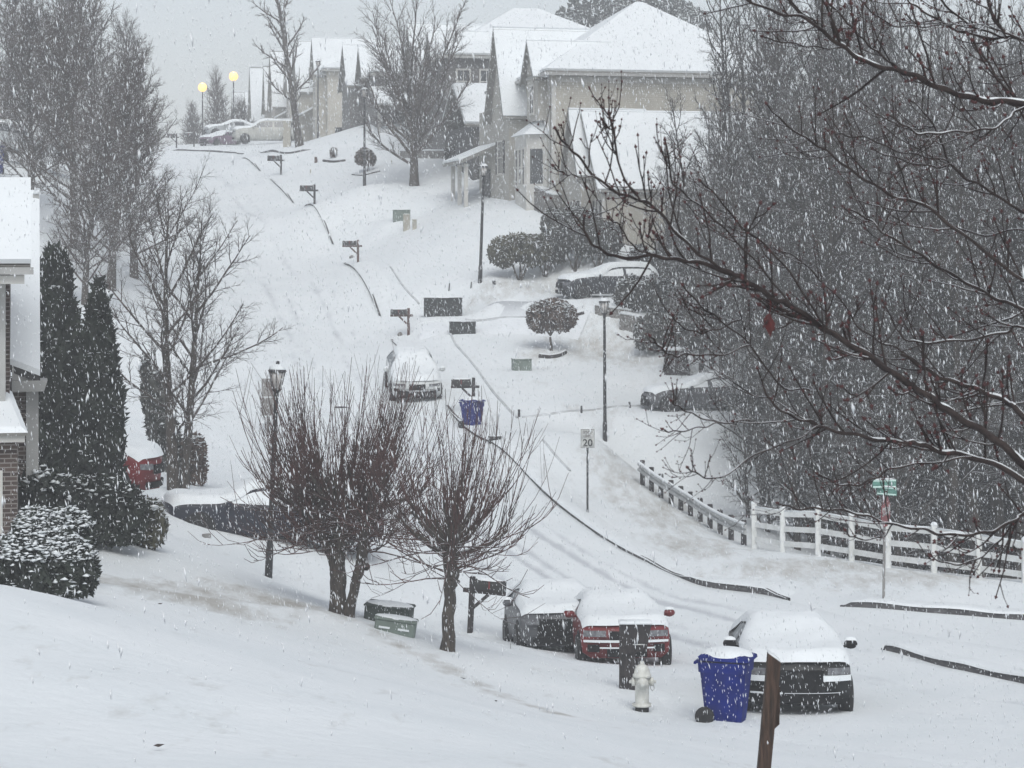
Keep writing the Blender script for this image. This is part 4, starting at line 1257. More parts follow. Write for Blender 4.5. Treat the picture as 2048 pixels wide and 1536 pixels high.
def wheeled_bin(loc, label, rz, s=1.0, group=None, lean=0.0):
    root = empty('wheeled_bin', loc, rz, label, 'bin', group, s)
    root.rotation_euler = (0, lean, rz)
    m = MB(); n = 9
    def ring(z, w, d, y0=0.0, c=.06):
        return [(-w + c, -d + y0, z), (w - c, -d + y0, z), (w, -d + c + y0, z), (w, d - c + y0, z), (w - c, d + y0, z), (-w + c, d + y0, z), (-w, d - c + y0, z), (-w, -d + c + y0, z)]
    R = [ring(.02, .235, .27), ring(.30, .25, .30), ring(.80, .285, .35), ring(.80, .305, .37), ring(.96, .315, .38), ring(.96, .30, .365)]
    V = sum(R, []); Fs = [tuple(range(7, -1, -1)), tuple(len(V) - 8 + i for i in range(8))]
    for k in range(len(R) - 1):
        for i in range(8): j = (i + 1) % 8; Fs.append((k * 8 + i, k * 8 + j, k * 8 + 8 + j, k * 8 + 8 + i))
    m.add(V, Fs).build('body', M['bin_blue'], root)
    l_ = MB(); P = [ring(.985, .33, .41, -.02), ring(1.03, .32, .40, -.02), ring(1.075, .22, .29, -.02)]
    V = sum(P, []); Fs = [tuple(range(7, -1, -1)), tuple(16 + i for i in range(8))]
    for k in range(2):
        for i in range(8): j = (i + 1) % 8; Fs.append((k * 8 + i, k * 8 + j, k * 8 + 8 + j, k * 8 + 8 + i))
    lid = l_.add(V, Fs).build('lid', M['bin_blue'], root)
    MB().blob((0, -.02, 1.035), (.32, .40, .125), None, 16, 5, flat=True).build('snow_cap', M['snow'], lid, True)
    h = MB(); h.bar((-.24, .43, .93), (.24, .43, .93), .035); h.bar((-.22, .36, .95), (-.22, .44, .93), .035); h.bar((.22, .36, .95), (.22, .44, .93), .035); h.build('handle', M['bin_blue'], root)
    for sx in (-1, 1):
        w = MB().lathe([(.03, -.045), (.12, -.045), (.145, -.03), (.145, .03), (.12, .045), (.03, .045)], 18).xf(Matrix.Translation((sx * .27, .27, .135)) @ Matrix.Rotation(math.pi / 2, 4, 'Y'))
        w.build('wheel', M['rubber'], root, True)
    MB().bar((-.27, .27, .135), (.27, .27, .135), .03).build('axle', M['iron'], root)
    return root

g = ground(1452, 1446, 25); wheeled_bin(g, 'bright blue wheeled bin with snowy lid beside the black car', 1.25, 1.08)
g = at(944, 77.2); wheeled_bin(g, 'small blue wheeled bin at the kerb below the white car', .8, .98)
g = at(-8, 111); wheeled_bin(g + Vector((0, 0, .3)), 'hazy blue bin at the far left edge on the upper bank', .3, 1.35)

def hydrant(loc, label):
    root = empty('fire_hydrant', loc, 0, label, 'fire hydrant', None, 1.0)
    MB().lathe([(.115, -.15), (.115, .10), (.10, .10)], 16).build('foot', M['iron'], root, True)
    MB().lathe([(.10, .09), (.165, .10), (.165, .135), (.12, .14), (.115, .16), (.118, .56), (.125, .58)], 20).build('barrel', M['hydrant'], root, True)
    b = MB().lathe([(.125, .57), (.155, .58), (.155, .625), (.135, .635), (.125, .70), (.095, .76), (.05, .79), (.035, .79), (.035, .84), (.03, .845)], 20).build('bonnet', M['hydrant'], root, True)
    for k, (a, r, l) in enumerate([(0, .055, .19), (math.pi, .055, .17), (-math.pi / 2, .075, .20)]):
        n = MB().lathe([(r, .08), (r, l - .06), (r * 1.3, l - .055), (r * 1.3, l), (r * .5, l + .005), (r * .5, l + .04), (r * .3, l + .045)], 14)
        n.xf(Matrix.Rotation(a, 4, 'Z') @ Matrix.Translation((0, 0, .50)) @ Matrix.Rotation(math.pi / 2, 4, 'Y')); n.build('outlet', M['hydrant'], root, True)
    ch = MB(); P = [(.19, -.05, .47), (.20, -.06, .40), (.17, -.08, .36), (.14, -.09, .40), (.125, -.08, .46)]; ch.tube(P, .008, 6); ch.build('chain', M['galv'], root)
    MB().blob((0, 0, .69), (.12, .12, .10), None, 14, 4, flat=True).build('snow_cap', M['snow'], root, True)
g = ground(1284, 1425, 25); hydrant(g, 'white fire hydrant on the lawn edge in front of the dark mailbox stand'); 

# dark mailbox stand in front of the red car
def stand(loc):
    root = empty('mailbox_stand', loc, 0, 'broad dark mailbox stand with snowy top in front of the red car', 'mailbox stand')
    MB().rbox(-.17, .11, -.06, .06, -.2, .76, .012).build('post', M['wood_dark'], root)
    m = MB(); m.hexa([(-.16, -.10, .62), (.30, -.10, .70), (.30, .10, .70), (-.16, .10, .62), (-.165, -.11, 1.16), (.385, -.11, 1.16), (.385, .11, 1.16), (-.165, .11, 1.16)])
    bx = m.build('box', M['wood_dark'], root)
    MB().box(.06, .27, -.128, -.108, .80, .815).build('number_strip', M['sign_white'], bx)
    MB().rbox(-.18, .40, -.13, .13, 1.155, 1.205, .04).build('snow_cap', M['snow'], root, True)
stand(ground(1258, 1381, 25))

# brown post close to the window
def brown_post():
    d = 13.5; x = (1528 - 1024) / F * d; b = Vector((x - .05, d, T(x, d)))
    root = empty('wooden_post', b, 0, 'weathered brown wooden post with a slanted snowy top, cut by the bottom edge', 'post')
    top = px(1548, 1312, d) - b
    m = MB(); w = .038
    m.hexa([(-w, -w, -.2), (w, -w, -.2), (w, w, -.2), (-w, w, -.2), (top.x - w, -w, top.z + .02), (top.x + w, -w, top.z - .035), (top.x + w, w, top.z - .035), (top.x - w, w, top.z + .02)])
    m.build('post', M['wood_brown'], root)
    k = MB(); c = px(1551, 1405, d + .07) - b; k.hexa([(c.x - .01, .046, c.z - .16), (c.x + .022, .046, c.z - .13), (c.x + .022, .075, c.z - .13), (c.x - .01, .075, c.z - .16), (c.x - .01, .046, c.z + .12), (c.x + .026, .046, c.z + .10), (c.x + .026, .075, c.z + .10), (c.x - .01, .075, c.z + .12)])
    k.build('nailed_board', M['wood_brown'], root)
    s = MB(); s.hexa([(top.x - w, -w, top.z + .022), (top.x + w, -w, top.z - .033), (top.x + w, w, top.z - .033), (top.x - w, w, top.z + .022), (top.x - w, -w * .6, top.z + .034), (top.x + w * .9, -w * .6, top.z - .018), (top.x + w * .9, w, top.z - .018), (top.x - w, w, top.z + .034)])
    s.build('snow_cap', M['snow'], root, True)
brown_post()

# utility boxes
def utility(loc, label, w, dp, h, mt, rz=0, group=None, tilt=0.0, handles=False, name='utility_box', snow=.05):
    root = empty(name, loc, rz, label, 'utility box', group); root.rotation_euler = (0, tilt, rz)
    b = MB().rbox(-w / 2, w / 2, -dp / 2, dp / 2, -.7, h, .03).build('cabinet', M[mt], root)
    MB().rbox(-w / 2 - .02, w / 2 + .02, -dp / 2 - .02, dp / 2 + .02, h - .012, h + .03, .02).build('lid', M[mt], root)
    if handles:
        for x in (-w * .25, w * .22): MB().box(x - .10, x + .10, -dp / 2 - .03, -dp / 2 - .004, h * .40, h * .52).build('handle', M['snow'], b)
    MB().blob((0, 0, h + .02), (w * .54, dp * .54, snow), None, 16, 4, flat=True).build('snow_cap', M['snow'], root, True)
    return root
g = at(776, 41.5); utility(g + Vector((0, 0, .0)), 'dark green utility box behind the low pale green one', .86, .55, .36, 'plastic_green', -.15, None, .10)
g = at(789, 39.6); utility(g + Vector((0, 0, -.02)), 'low pale green utility box with two snowy handles', .74, .34, .27, 'box_green', -.05, None, .14, True)
g = ground(1043, 740, 60); utility(g, 'pale green utility box below the round reddish tree', .74, .6, .42, 'box_green', .1)
g = ground(886, 632, 60); utility(g, 'large dark box with snowy top at the driveway mouth', 1.62, .8, .78, 'box_dark', .12, None, 0, snow=.12)
g = ground(925, 666, 60); utility(g, 'smaller dark box below the large dark box', 1.08, .6, .46, 'box_dark', .1, None, 0)
g = ground(803, 440, 60); utility(g, 'grey green utility box behind two tan pedestals', .90, .5, .50, 'box_green', .1, snow=.08)
for x, y, w, h, lab in [(813, 460, .34, .78, 'taller tan cable pedestal in front of the grey green box'), (829, 459, .22, .48, 'shorter tan cable pedestal right of the taller one')]:
    utility(ground(x, y, 60), lab, w, w * .8, h, 'box_tan', .1, 'cable pedestals', name='cable_pedestal', snow=.04)
utility(at(574, 160), 'pale round topped pedestal below the leaning hilltop tree', .55, .5, 2.0, 'box_tan', 0, None, name='cable_pedestal')
utility(ground(990, 888, 60), 'little dark utility lid half buried right of the small blue bin', .40, .3, .22, 'box_dark', .1, name='utility_box')
for x, y, lab in [(704, 517, 'small grey stone beside the mailbox with a snowy door'), (800, 672, 'small grey stone beside the reddish mailbox post')]:
    r = empty('stone', ground(x, y, 60), 0, lab, 'stone', 'stones on the verge'); MB().blob((0, 0, .04), (.13, .12, .12), random.Random(x), 8, 5, .12).build('rock', M['stone'], r, True)

# little marker stakes
def stake(x, y, near, h, w, lab, lean=0, name='marker_stake', grp='marker stakes in the snow', mt='black_metal'):
    r = empty(name, ground(x, y, near), 0, lab, 'stake', grp); r.rotation_euler = (0, lean, 0)
    MB().rbox(-w / 2, w / 2, -w / 2, w / 2, -.1, h, .006).build('stake', M[mt], r)
    MB().blob((0, 0, h - .004), (w * .6, w * .6, .025), None, 8, 3, flat=True).build('snow_cap', M['snow'], r, True)
stake(1163, 826, 50, .27, .07, 'short black marker stake left of the tall lamp post between the speed sign and lawn')
stake(1260, 816, 50, .24, .07, 'short black marker stake nearest the car under the trees', -.1)
stake(1038, 834, 50, .26, .09, 'short black marker stake closest to the street, right of the pollard shoots')
stake(898, 581, 60, .30, .05, 'thin forked stake above the large dark box', .1)
stake(942, 576, 60, .22, .05, 'thin stake just left of the tall lamp post foot', .1)
stake(988, 568, 60, .15, .14, 'squat dark stake right of the tall lamp post foot')
stake(632, 325, 60, .35, .18, 'reddish stake left of the curved edging on the upper lawn', 0, mt='wood_red')
stake(621, 347, 60, .25, .07, 'small grey stake below the reddish stake on the upper lawn', 0, mt='box_tan')
stake(783, 328, 60, .20, .07, 'small grey stake left of the tall vase shaped tree', 0, mt='box_tan')
# pathway light by the grey car
r = empty('path_light', ground(1021, 1300, 25), 0, 'small path light on a thin stem left of the grey car', 'path light')
MB().tube([(0, 0, -.1), (0, 0, .24)], .010, 6).build('stem', M['galv'], r)
MB().lathe([(.03, .22), (.045, .30), (.055, .31), (.055, .32), (.02, .335)], 12).build('lamp_head', M['black_metal'], r, True)

# signs
def text_obj(s, size, mt, parent, loc, rot, name):
    cu = bpy.data.curves.new(name, 'FONT'); cu.body = s; cu.size = size; cu.align_x = 'CENTER'; cu.align_y = 'CENTER'; cu.extrude = .002; cu.offset = .006
    o = bpy.data.objects.new(name, cu); COL.objects.link(o)
    dg = bpy.context.evaluated_depsgraph_get(); me = bpy.data.meshes.new_from_object(o.evaluated_get(dg))
    bpy.data.objects.remove(o)
    t = bpy.data.objects.new(name, me); COL.objects.link(t); me.materials.clear(); me.materials.append(mt)
    t.parent = parent; t.location = loc; t.rotation_euler = rot
    return t

def speed_sign():
    g = ground(1175, 1034, 40); s = g.y / F
    root = empty('speed_sign', g, .10, 'white speed limit sign on a dark post beside the street below the lamp', 'road sign')
    MB().rbox(-.03, .03, -.02, .02, -.3, 150 * s, .006).build('post', M['black_metal'], root)
    w, h = 28 * s, 38 * s; zc = 156 * s
    p = MB(); p.rbox(-w / 2, w / 2, -.012, .0, -h / 2, h / 2, .01); p.xf(Matrix.Translation((0, -.022, zc)))
    pl = p.build('sign_panel', M['sign_white'], root)
    bo = MB(); t = .014
    bo.box(-w / 2, w / 2, -.04, -.034, zc + h / 2 - t * 1.6, zc + h / 2 - .004); bo.box(-w / 2, w / 2, -.04, -.034, zc - h / 2 + .004, zc - h / 2 + t)
    bo.box(-w / 2 + .003, -w / 2 + t, -.0395, -.0345, zc - h / 2 + t, zc + h / 2 - t * 1.6); bo.box(w / 2 - t, w / 2 - .003, -.0395, -.0345, zc - h / 2 + t, zc + h / 2 - t * 1.6)
    bo.build('border', M['sign_back'], pl)
    R = (math.pi / 2, 0, 0)
    text_obj('SPEED', .105, M['sign_back'], pl, (0, -.036, zc + h * .33), R, 'lettering')
    text_obj('LIMIT', .105, M['sign_back'], pl, (0, -.036, zc + h * .12), R, 'lettering')
    text_obj('20', .30, M['sign_ink'], pl, (.0, -.036, zc - h * .24), R, 'numerals')
    MB().blob((0, -.01, zc + h / 2), (w / 2, .03, .03), None, 12, 3, flat=True).build('snow_cap', M['snow'], root, True)
speed_sign()

def stop_sign():
    g = ground(1767, 1214, 40); s = g.y / F
    root = empty('stop_sign', g, 0, 'red stop sign and green street name blades on a post before the white fence', 'road sign'); root.rotation_euler = (0, .012, 0)
    MB().rbox(-.03, .03, -.025, .025, -.3, 250 * s, .006).build('post', M['sign_back'], root)
    # octagon seen almost edge on, facing the side street
    m = MB(); R = .38; V = []
    for th in (-.008, .008):
        for k in range(8):
            a = math.pi / 8 + k * math.pi / 4; V.append((R * math.cos(a), th, R * math.sin(a)))
    m.add(V, [tuple(range(7, -1, -1)), tuple(range(8, 16))] + [(k, (k + 1) % 8, 8 + (k + 1) % 8, 8 + k) for k in range(8)])
    Mx = Matrix.Translation((.02, -.035, 190 * s)) @ Matrix.Rotation(math.radians(64), 4, 'Z'); m.xf(Mx)
    oc = m.build('stop_panel', M['sign_red'], root)
    t = text_obj('STOP', .27, M['sign_white'], oc, (0, 0, 0), (0, 0, 0), 'lettering'); t.matrix_local = Mx @ Matrix.Translation((0, -.014, 0)) @ Matrix.Rotation(math.pi / 2, 4, 'X')
    for k, (rz, z, dx, txt) in enumerate([(.25, 246, -.02, ''), (-.55, 232, .03, '')]):
        q = MB(); q.box(-.30 if k == 0 else -.25, .30 if k == 0 else .25, -.006, .006, -.10, .10)
        Mz = Matrix.Translation((dx, -.04 - .05 * k, z * s)) @ Matrix.Rotation(rz, 4, 'Z'); q.xf(Mz)
        bl = q.build('name_blade', M['sign_green'], root)
        e = MB(); e.box(-.29 if k == 0 else -.24, .29 if k == 0 else .24, -.010, -.0065, -.085, -.055); e.box(-.29 if k == 0 else -.24, .29 if k == 0 else .24, -.010, -.0065, .06, .088); e.xf(Mz)
        e.build('blade_border', M['sign_letter'], bl)
        sn = MB().blob((0, 0, .10), (.30 if k == 0 else .25, .03, .03), None, 12, 3, flat=True).xf(Mz).build('snow_cap', M['snow'], bl, True)
stop_sign()

def sign_back():
    g = at(536, 76); s = g.y / F
    root = empty('road_sign', g, -.05, 'pair of grey sign backs on one post behind the frosted street lamp', 'road sign')
    zt = (HY - 757) / F * 76 - g.z; zb = (HY - 831) / F * 76 - g.z
    MB().rbox(-.03, .03, -.02, .02, -.2, zt - .02, .006).build('post', M['sign_back'], root)
    mid = (zt + zb) / 2
    MB().rbox(-.22, .22, -.035, -.022, mid + .015, zt, .004).build('sign_panel', M['sign_back'], root)
    MB().rbox(-.22, .22, -.035, -.022, zb, mid - .015, .004).build('sign_panel', M['sign_back'], root)
    MB().box(-.22, .22, -.045, -.018, mid - .014, mid + .014).build('snow_ledge', M['snow'], root)
sign_back()

# guard rail
def guard_rail():
    pix = [(1278, 968), (1310, 992), (1345, 1014), (1378, 1034), (1412, 1056), (1448, 1076), (1492, 1094)]
    top = [(1273, 924), (1310, 948), (1345, 970), (1378, 990), (1412, 1012), (1448, 1031), (1492, 1049)]
    G = [ground(x, y, 40) for x, y in pix]
    root = empty('guard_rail', G[3], 0, 'snow topped guard rail on dark posts at the foot of the wood', 'guard rail')
    O = G[3]
    def tp(i): return (HY - top[i][1]) / F * G[i].y
    P = [Vector((g.x, g.y, tp(i))) - O for i, g in enumerate(G)]
    XY = spline([(p.x, p.y, p.z) for p in P], 43)
    t = np.gradient(XY, axis=0); nv = np.stack([t[:, 1], -t[:, 0]], -1); nv /= np.linalg.norm(nv, axis=1)[:, None]; nv *= -1
    # W-beam profile swept along (offset towards the street, height)
    pr = [(.0, .0), (-.06, -.04), (-.06, -.10), (.0, -.14), (.0, -.17), (-.06, -.21), (-.06, -.27), (.0, -.31), (.02, -.31), (.02, 0)]
    V = []; n = len(pr)
    for i in range(len(XY)):
        for o_, z in pr: V.append((XY[i, 0] + nv[i, 0] * o_, XY[i, 1] + nv[i, 1] * o_, XY[i, 2] + z))
    Fs = []
    for i in range(len(XY) - 1):
        for j in range(n): q = (j + 1) % n; Fs.append((i * n + j, i * n + q, (i + 1) * n + q, (i + 1) * n + j))
    Fs += [tuple(range(n)), tuple((len(XY) - 1) * n + j for j in range(n - 1, -1, -1))]
    rail = MB().add(V, Fs).build('rail', M['galv'], root)
    V = []; pr = [(-.06, -.035), (-.055, .02), (-.01, .04), (.03, .02), (.03, -.01)]; n = 5
    for i in range(len(XY)):
        for o_, z in pr: V.append((XY[i, 0] + nv[i, 0] * o_, XY[i, 1] + nv[i, 1] * o_, XY[i, 2] + z + .006))
    Fs = []
    for i in range(len(XY) - 1):
        for j in range(n): q = (j + 1) % n; Fs.append((i * n + j, i * n + q, (i + 1) * n + q, (i + 1) * n + j))
    MB().add(V, Fs).build('snow_cap', M['snow'], rail, True)
    for i in range(0, 43, 4):
        x, y = XY[i, 0] + nv[i, 0] * .13, XY[i, 1] + nv[i, 1] * .13
        z0 = T(x + O.x, y + O.y) - O.z - .2
        MB().rbox(x - .075, x + .075, y - .09, y + .09, z0, XY[i, 2] + .05, .01).build('post', M['wood_dark'], root)
guard_rail()

def white_fence():
    top = [(1508, 1003), (1563, 1014), (1636, 1020), (1703, 1031), (1776, 1044), (1868, 1052), (1957, 1066), (2050, 1084), (2140, 1102)]
    bot = [(1508, 1092), (1565, 1103), (1636, 1114), (1703, 1122), (1776, 1134), (1868, 1147), (1957, 1157), (2050, 1172), (2140, 1186)]
    ds = np.interp(range(9), [0, 8], [63, 53.0])
    B = [at(x, d) for (x, y), d in zip(bot, ds)]
    root = empty('rail_fence', B[0], 0, 'white three rail fence with snow topped posts along the wood', 'fence'); O = B[0]
    H = [(b[1] - t[1]) * d / F for b, t, d in zip(bot, top, ds)]
    for b, h in zip(B, H):
        p = b - O; q = MB().rbox(p.x - .075, p.x + .075, p.y - .075, p.y + .075, p.z - .3, p.z + h, .015).build('post', M['white_paint'], root)
        MB().blob((p.x, p.y, p.z + h - .005), (.095, .095, .085), None, 10, 4, flat=True).build('snow_cap', M['snow'], q, True)
    for k, f in enumerate((.86, .53, .20)):
        for i in range(8):
            a = B[i] - O; b = B[i + 1] - O; za = a.z + H[i] * f; zb = b.z + H[i + 1] * f
            d = (Vector((b.x - a.x, b.y - a.y, 0))).normalized(); n = Vector((-d.y, d.x, 0))
            if n.y > 0: n = -n
            a2 = Vector((a.x, a.y, 0)) + d * .078; b2 = Vector((b.x, b.y, 0)) - d * .078; th = .022
            r = MB().hexa([a2 + Vector((0, 0, za - .075)) - n * th, b2 + Vector((0, 0, zb - .075)) - n * th, b2 + Vector((0, 0, zb - .075)) + n * th, a2 + Vector((0, 0, za - .075)) + n * th,
                           a2 + Vector((0, 0, za + .075)) - n * th, b2 + Vector((0, 0, zb + .075)) - n * th, b2 + Vector((0, 0, zb + .075)) + n * th, a2 + Vector((0, 0, za + .075)) + n * th]).build('rail', M['white_paint'], root)
            if k == 0:
                MB().hexa([a2 + Vector((0, 0, za + .077)) - n * th, b2 + Vector((0, 0, zb + .077)) - n * th, b2 + Vector((0, 0, zb + .077)) + n * th, a2 + Vector((0, 0, za + .077)) + n * th,
                           a2 + Vector((0, 0, za + .115)) - n * th * .5, b2 + Vector((0, 0, zb + .115)) - n * th * .5, b2 + Vector((0, 0, zb + .115)) + n * th * .5, a2 + Vector((0, 0, za + .115)) + n * th * .5]).build('snow_cap', M['snow'], r, True)
white_fence()

# stone walls, edging, dark ditch cover
def stone_wall(pix_bot, h, label, seed, depth=.5, near=60, dk=None, steps=False):
    rng = random.Random(seed)
    G = [ground(x, y, near) for x, y in pix_bot] if dk is None else [at(x, d) for (x, y), d in zip(pix_bot, dk)]
    root = empty('stone_wall', G[0], 0, label, 'stone wall'); O = G[0]
    m = MB(); sc = MB(); L = spline([(g.x - O.x, g.y - O.y, g.z - O.z) for g in G], 4 * len(G))
    rows = max(2, int(h / .16))
    for i in range(len(L) - 1):
        a = Vector(L[i]); b = Vector(L[i + 1]); d = b - a; n = Vector((-d.y, d.x, 0)).normalized()
        if n.y < 0: n = -n
        for r in range(rows):
            k = max(1, int(d.length / .55)); hh = h / rows
            for j in range(k):
                e = rng.uniform(0, .05); p = a + d * (j / k); q = a + d * ((j + 1) / k - .02)
                z0 = min(p.z, q.z) + r * hh - (.25 if r == 0 else 0); z1 = p.z + (r + 1) * hh - .012
                f = -n * e
                m.hexa([(p.x + f.x, p.y + f.y, z0), (q.x + f.x, q.y + f.y, z0), (q.x + n.x * depth, q.y + n.y * depth, z0), (p.x + n.x * depth, p.y + n.y * depth, z0),
                        (p.x + f.x, p.y + f.y, z1), (q.x + f.x, q.y + f.y, z1), (q.x + n.x * depth, q.y + n.y * depth, z1), (p.x + n.x * depth, p.y + n.y * depth, z1)])
        sc.hexa([a - n * .03 + Vector((0, 0, h - .005)), b - n * .03 + Vector((0, 0, h - .005)), b + n * depth + Vector((0, 0, h - .005)), a + n * depth + Vector((0, 0, h - .005)),
                 a + n * .05 + Vector((0, 0, h + .09)), b + n * .05 + Vector((0, 0, h + .09)), b + n * depth * .9 + Vector((0, 0, h + .09)), a + n * depth * .9 + Vector((0, 0, h + .09))])
    m.build('stonework', M['stone'], root); sc.build('snow_cap', M['snow'], root, True)
stone_wall([(1190, 628), (1225, 634), (1262, 640)], .36, 'upper course of the stepped stone wall below the dark wagon', 1)
stone_wall([(1240, 660), (1290, 668), (1345, 672), (1400, 684)], .62, 'longer lower stretch of stepped stone wall left of the wood', 2)
stone_wall([(800, 316), (845, 316), (893, 316)], .42, 'low dark stone wall behind the vase shaped tree', 3)
stone_wall([(1066, 418), (1085, 428), (1106, 436)], 1.1, 'short retaining wall at the corner of the tall beige house', 4)
def edging(pix, label, h=.14, w=.16):
    G = [ground(x, y, 60) for x, y in pix]; O = G[0]; root = empty('lawn_edging', O, 0, label, 'edging', 'curved edgings in the lawn')
    P = spline([(g.x - O.x, g.y - O.y, g.z - O.z + .05) for g in G], 20)
    MB().tube(P, h * .6, 6).build('edge_log', M['wood_dark'], root, True)
    MB().tube([(p[0], p[1] + .03, p[2] + h * .55) for p in P], h * .35, 6).build('snow_cap', M['snow'], root, True)
edging([(647, 323), (668, 325), (690, 323)], 'curved dark edging with snow beside the reddish stake')
edging([(1078, 715), (1100, 717), (1118, 714), (1131, 708)], 'curved dark edging around the round reddish tree')
edging([(704, 351), (725, 352), (745, 348), (760, 344)], 'thin curved edging around the small round bush tree', .06)
edging([(1128, 633), (1150, 633), (1168, 631)], 'short dark edging in front of the parked wagon')

# trellis by the wood and dark crate above the silver car
r = empty('slatted_gate', ground(1360, 640, 60), 0, 'grey slatted gate beside the bushes at the edge of the wood', 'gate')
for i in range(7): MB().box(-.42 + .13 * i, -.36 + .13 * i, -.02, .02, -.1, 1.15).build('slat', M['sign_back'], r)
MB().box(-.45, .48, .022, .05, .15, .24).build('crossbar', M['sign_back'], r); MB().box(-.45, .48, .022, .05, .9, .99).build('crossbar', M['sign_back'], r)
r = empty('shed', at(1352, 86), 0, 'small dark shed with snow on top behind the car under the trees', 'shed')
MB().hexa([(-.5, -.4, -.2), (.55, -.4, -.2), (.55, .4, -.2), (-.5, .4, -.2), (-.42, -.35, .85), (.42, -.35, .85), (.42, .35, .85), (-.42, .35, .85)]).build('wall', M['wood_dark'], r)
MB().hexa([(-.52, -.45, .855), (.52, -.45, .855), (.52, .45, .855), (-.52, .45, .855), (-.4, -.3, .97), (.4, -.3, .97), (.4, .3, .97), (-.4, .3, .97)]).build('snow_cover', M['snow'], r, True)
# dead leaf and small litter on the near lawn
for i, (x, y, w) in enumerate([(927, 1361, .07), (318, 1500, .05), (992, 1406, .03), (320, 1212, .05), (413, 1077, .08)]):
    lab = ['curled dead leaf on the snow below the single stemmed pollard', 'dark dead leaf on the snow at the bottom left', 'speck of dead leaf on the snow left of the hydrant', 'dead leaf on the snow right of the round green bush', 'small grey brick on the snow below the navy pickup'][i]
    g = ground(x, y, 8); s = random.Random(i)
    r = empty('fallen_leaf' if i < 4 else 'loose_brick', g + Vector((0, 0, .02)), s.uniform(0, 3), lab, 'leaf' if i < 4 else 'brick', 'dead leaves on the snow' if i < 4 else None)
    if i < 4: MB().add([(-w, 0, .012), (-w * .2, -w * .35, .0), (w, 0, .015), (-w * .2, w * .35, .02), (0, 0, -.004)], [(0, 1, 4), (1, 2, 4), (2, 3, 4), (3, 0, 4)]).build('blade', M['leaf_litter'], r)
    else: MB().rbox(-.10, .10, -.05, .05, -.02, .07, .01).build('block', M['sign_back'], r)
# ---------------------------------------------------------------- trees
class TB:
    """many tapered tubes as one mesh"""
    def __init__(s): s.V = []; s.Q = []; s.n = 0
    def tube(s, P, R, k):
        P = np.asarray(P, float); R = np.asarray(R, float); n = len(P)
        t = np.gradient(P, axis=0); t /= (np.linalg.norm(t, axis=1)[:, None] + 1e-9)
        ref = np.array([1., 0, 0]) if abs(t[0, 0]) < .8 else np.array([0, 1., 0])
        uu = ref - t * (t @ ref)[:, None]; uu /= (np.linalg.norm(uu, axis=1)[:, None] + 1e-9)
        w = np.cross(t, uu)
        a = np.arange(k) * 2 * math.pi / k
        ring = uu[:, None, :] * np.cos(a)[None, :, None] + w[:, None, :] * np.sin(a)[None, :, None]
        s.V.append((P[:, None, :] + ring * R[:, None, None]).reshape(-1, 3))
        i = np.arange(n - 1)[:, None] * k; j = np.arange(k)[None, :]; q = (j + 1) % k
        s.Q.append(np.stack([i + j, i + q, i + k + q, i + k + j], -1).reshape(-1, 4) + s.n)
        s.n += n * k
    def build(s, name, mat_, parent=None, smooth=True):
        return np_mesh(name, np.concatenate(s.V), np.concatenate(s.Q), mat_, parent, smooth)


def unit(v): return v / (np.linalg.norm(v) + 1e-9)


def perp(rng, d, ang):
    r = rng.normal(size=3); r = unit(r - d * (r @ d))
    return unit(d * math.cos(ang) + r * math.sin(ang))


def grow(rng, spec, base, trunk_pts, trunk_r, trunk_tb, crown_tb, k0=7):
    """trunk given; spec = list of levels dict(n, len, ang, up, wan, seg, r, start, taper)"""
    trunk_tb.tube(trunk_pts, trunk_r, k0)
    def kids(P, R, L, lv):
        if lv >= len(spec): return
        s = spec[lv]
        n = s['n'] if not hasattr(s['n'], '__len__') else rng.integers(s['n'][0], s['n'][1] + 1)
        n = max(1, int(round(n)))
        cum = np.linspace(0, 1, len(P))
        az0 = rng.uniform(0, 6.28)
        for i in range(n):
            t = s['start'] + (1 - s['start']) * (i + rng.uniform(0, 1)) / n
            t = min(t, .995)
            p = np.array([np.interp(t, cum, P[:, c]) for c in range(3)])
            r = float(np.interp(t, cum, R))
            j = min(int(t * (len(P) - 1)), len(P) - 2)
            d = unit(P[j + 1] - P[j])
            ang = math.radians(s['ang'] * rng.uniform(.7, 1.3))
            if 'ang2' in s: ang = math.radians(s['ang'] * (1 - t) + s['ang2'] * t) * rng.uniform(.8, 1.2)
            a = az0 + i * 2.4 + rng.uniform(-.4, .4)
            ref = np.array([1., 0, 0]) if abs(d[0]) < .8 else np.array([0, 1., 0])
            e1 = unit(ref - d * (ref @ d)); e2 = np.cross(d, e1)
            nd = unit(d * math.cos(ang) + (e1 * math.cos(a) + e2 * math.sin(a)) * math.sin(ang))
            sh = s.get('shape', (1.0, .45)); f = sh[0] * (1 - t) + sh[1] * t
            if s.get('mid'): f *= (.55 + .9 * math.sin(math.pi * min(1, max(0, (t - s['start']) / (1 - s['start'])) ) ** .8))
            l = s['len'] * (L if s.get('rel') else 1.0) * f * rng.uniform(.75, 1.2)
            branch(p, nd, l, min(r * .75, s['r']), lv)
    def branch(p, d, L, r, lv):
        s = spec[lv]; ns = s['seg']
        P = [p]; q = p.copy()
        for i in range(ns):
            d = unit(d + rng.normal(size=3) * s['wan'] + np.array([0, 0, s['up']]) * ((i + 1) / ns) ** s.get('upp', 1))
            q = q + d * L / ns; P.append(q)
        P = np.array(P); R = r * np.linspace(1, s.get('tip', .3), ns + 1)
        k = 5 if r > .03 else (4 if r > .012 else 3)
        (crown_tb if lv >= spec[0].get('crown_from', 0) else trunk_tb).tube(P, R, k)
        kids(P, R, L, lv + 1)
    kids(np.array(trunk_pts, float), np.array(trunk_r, float), 1.0, 0)


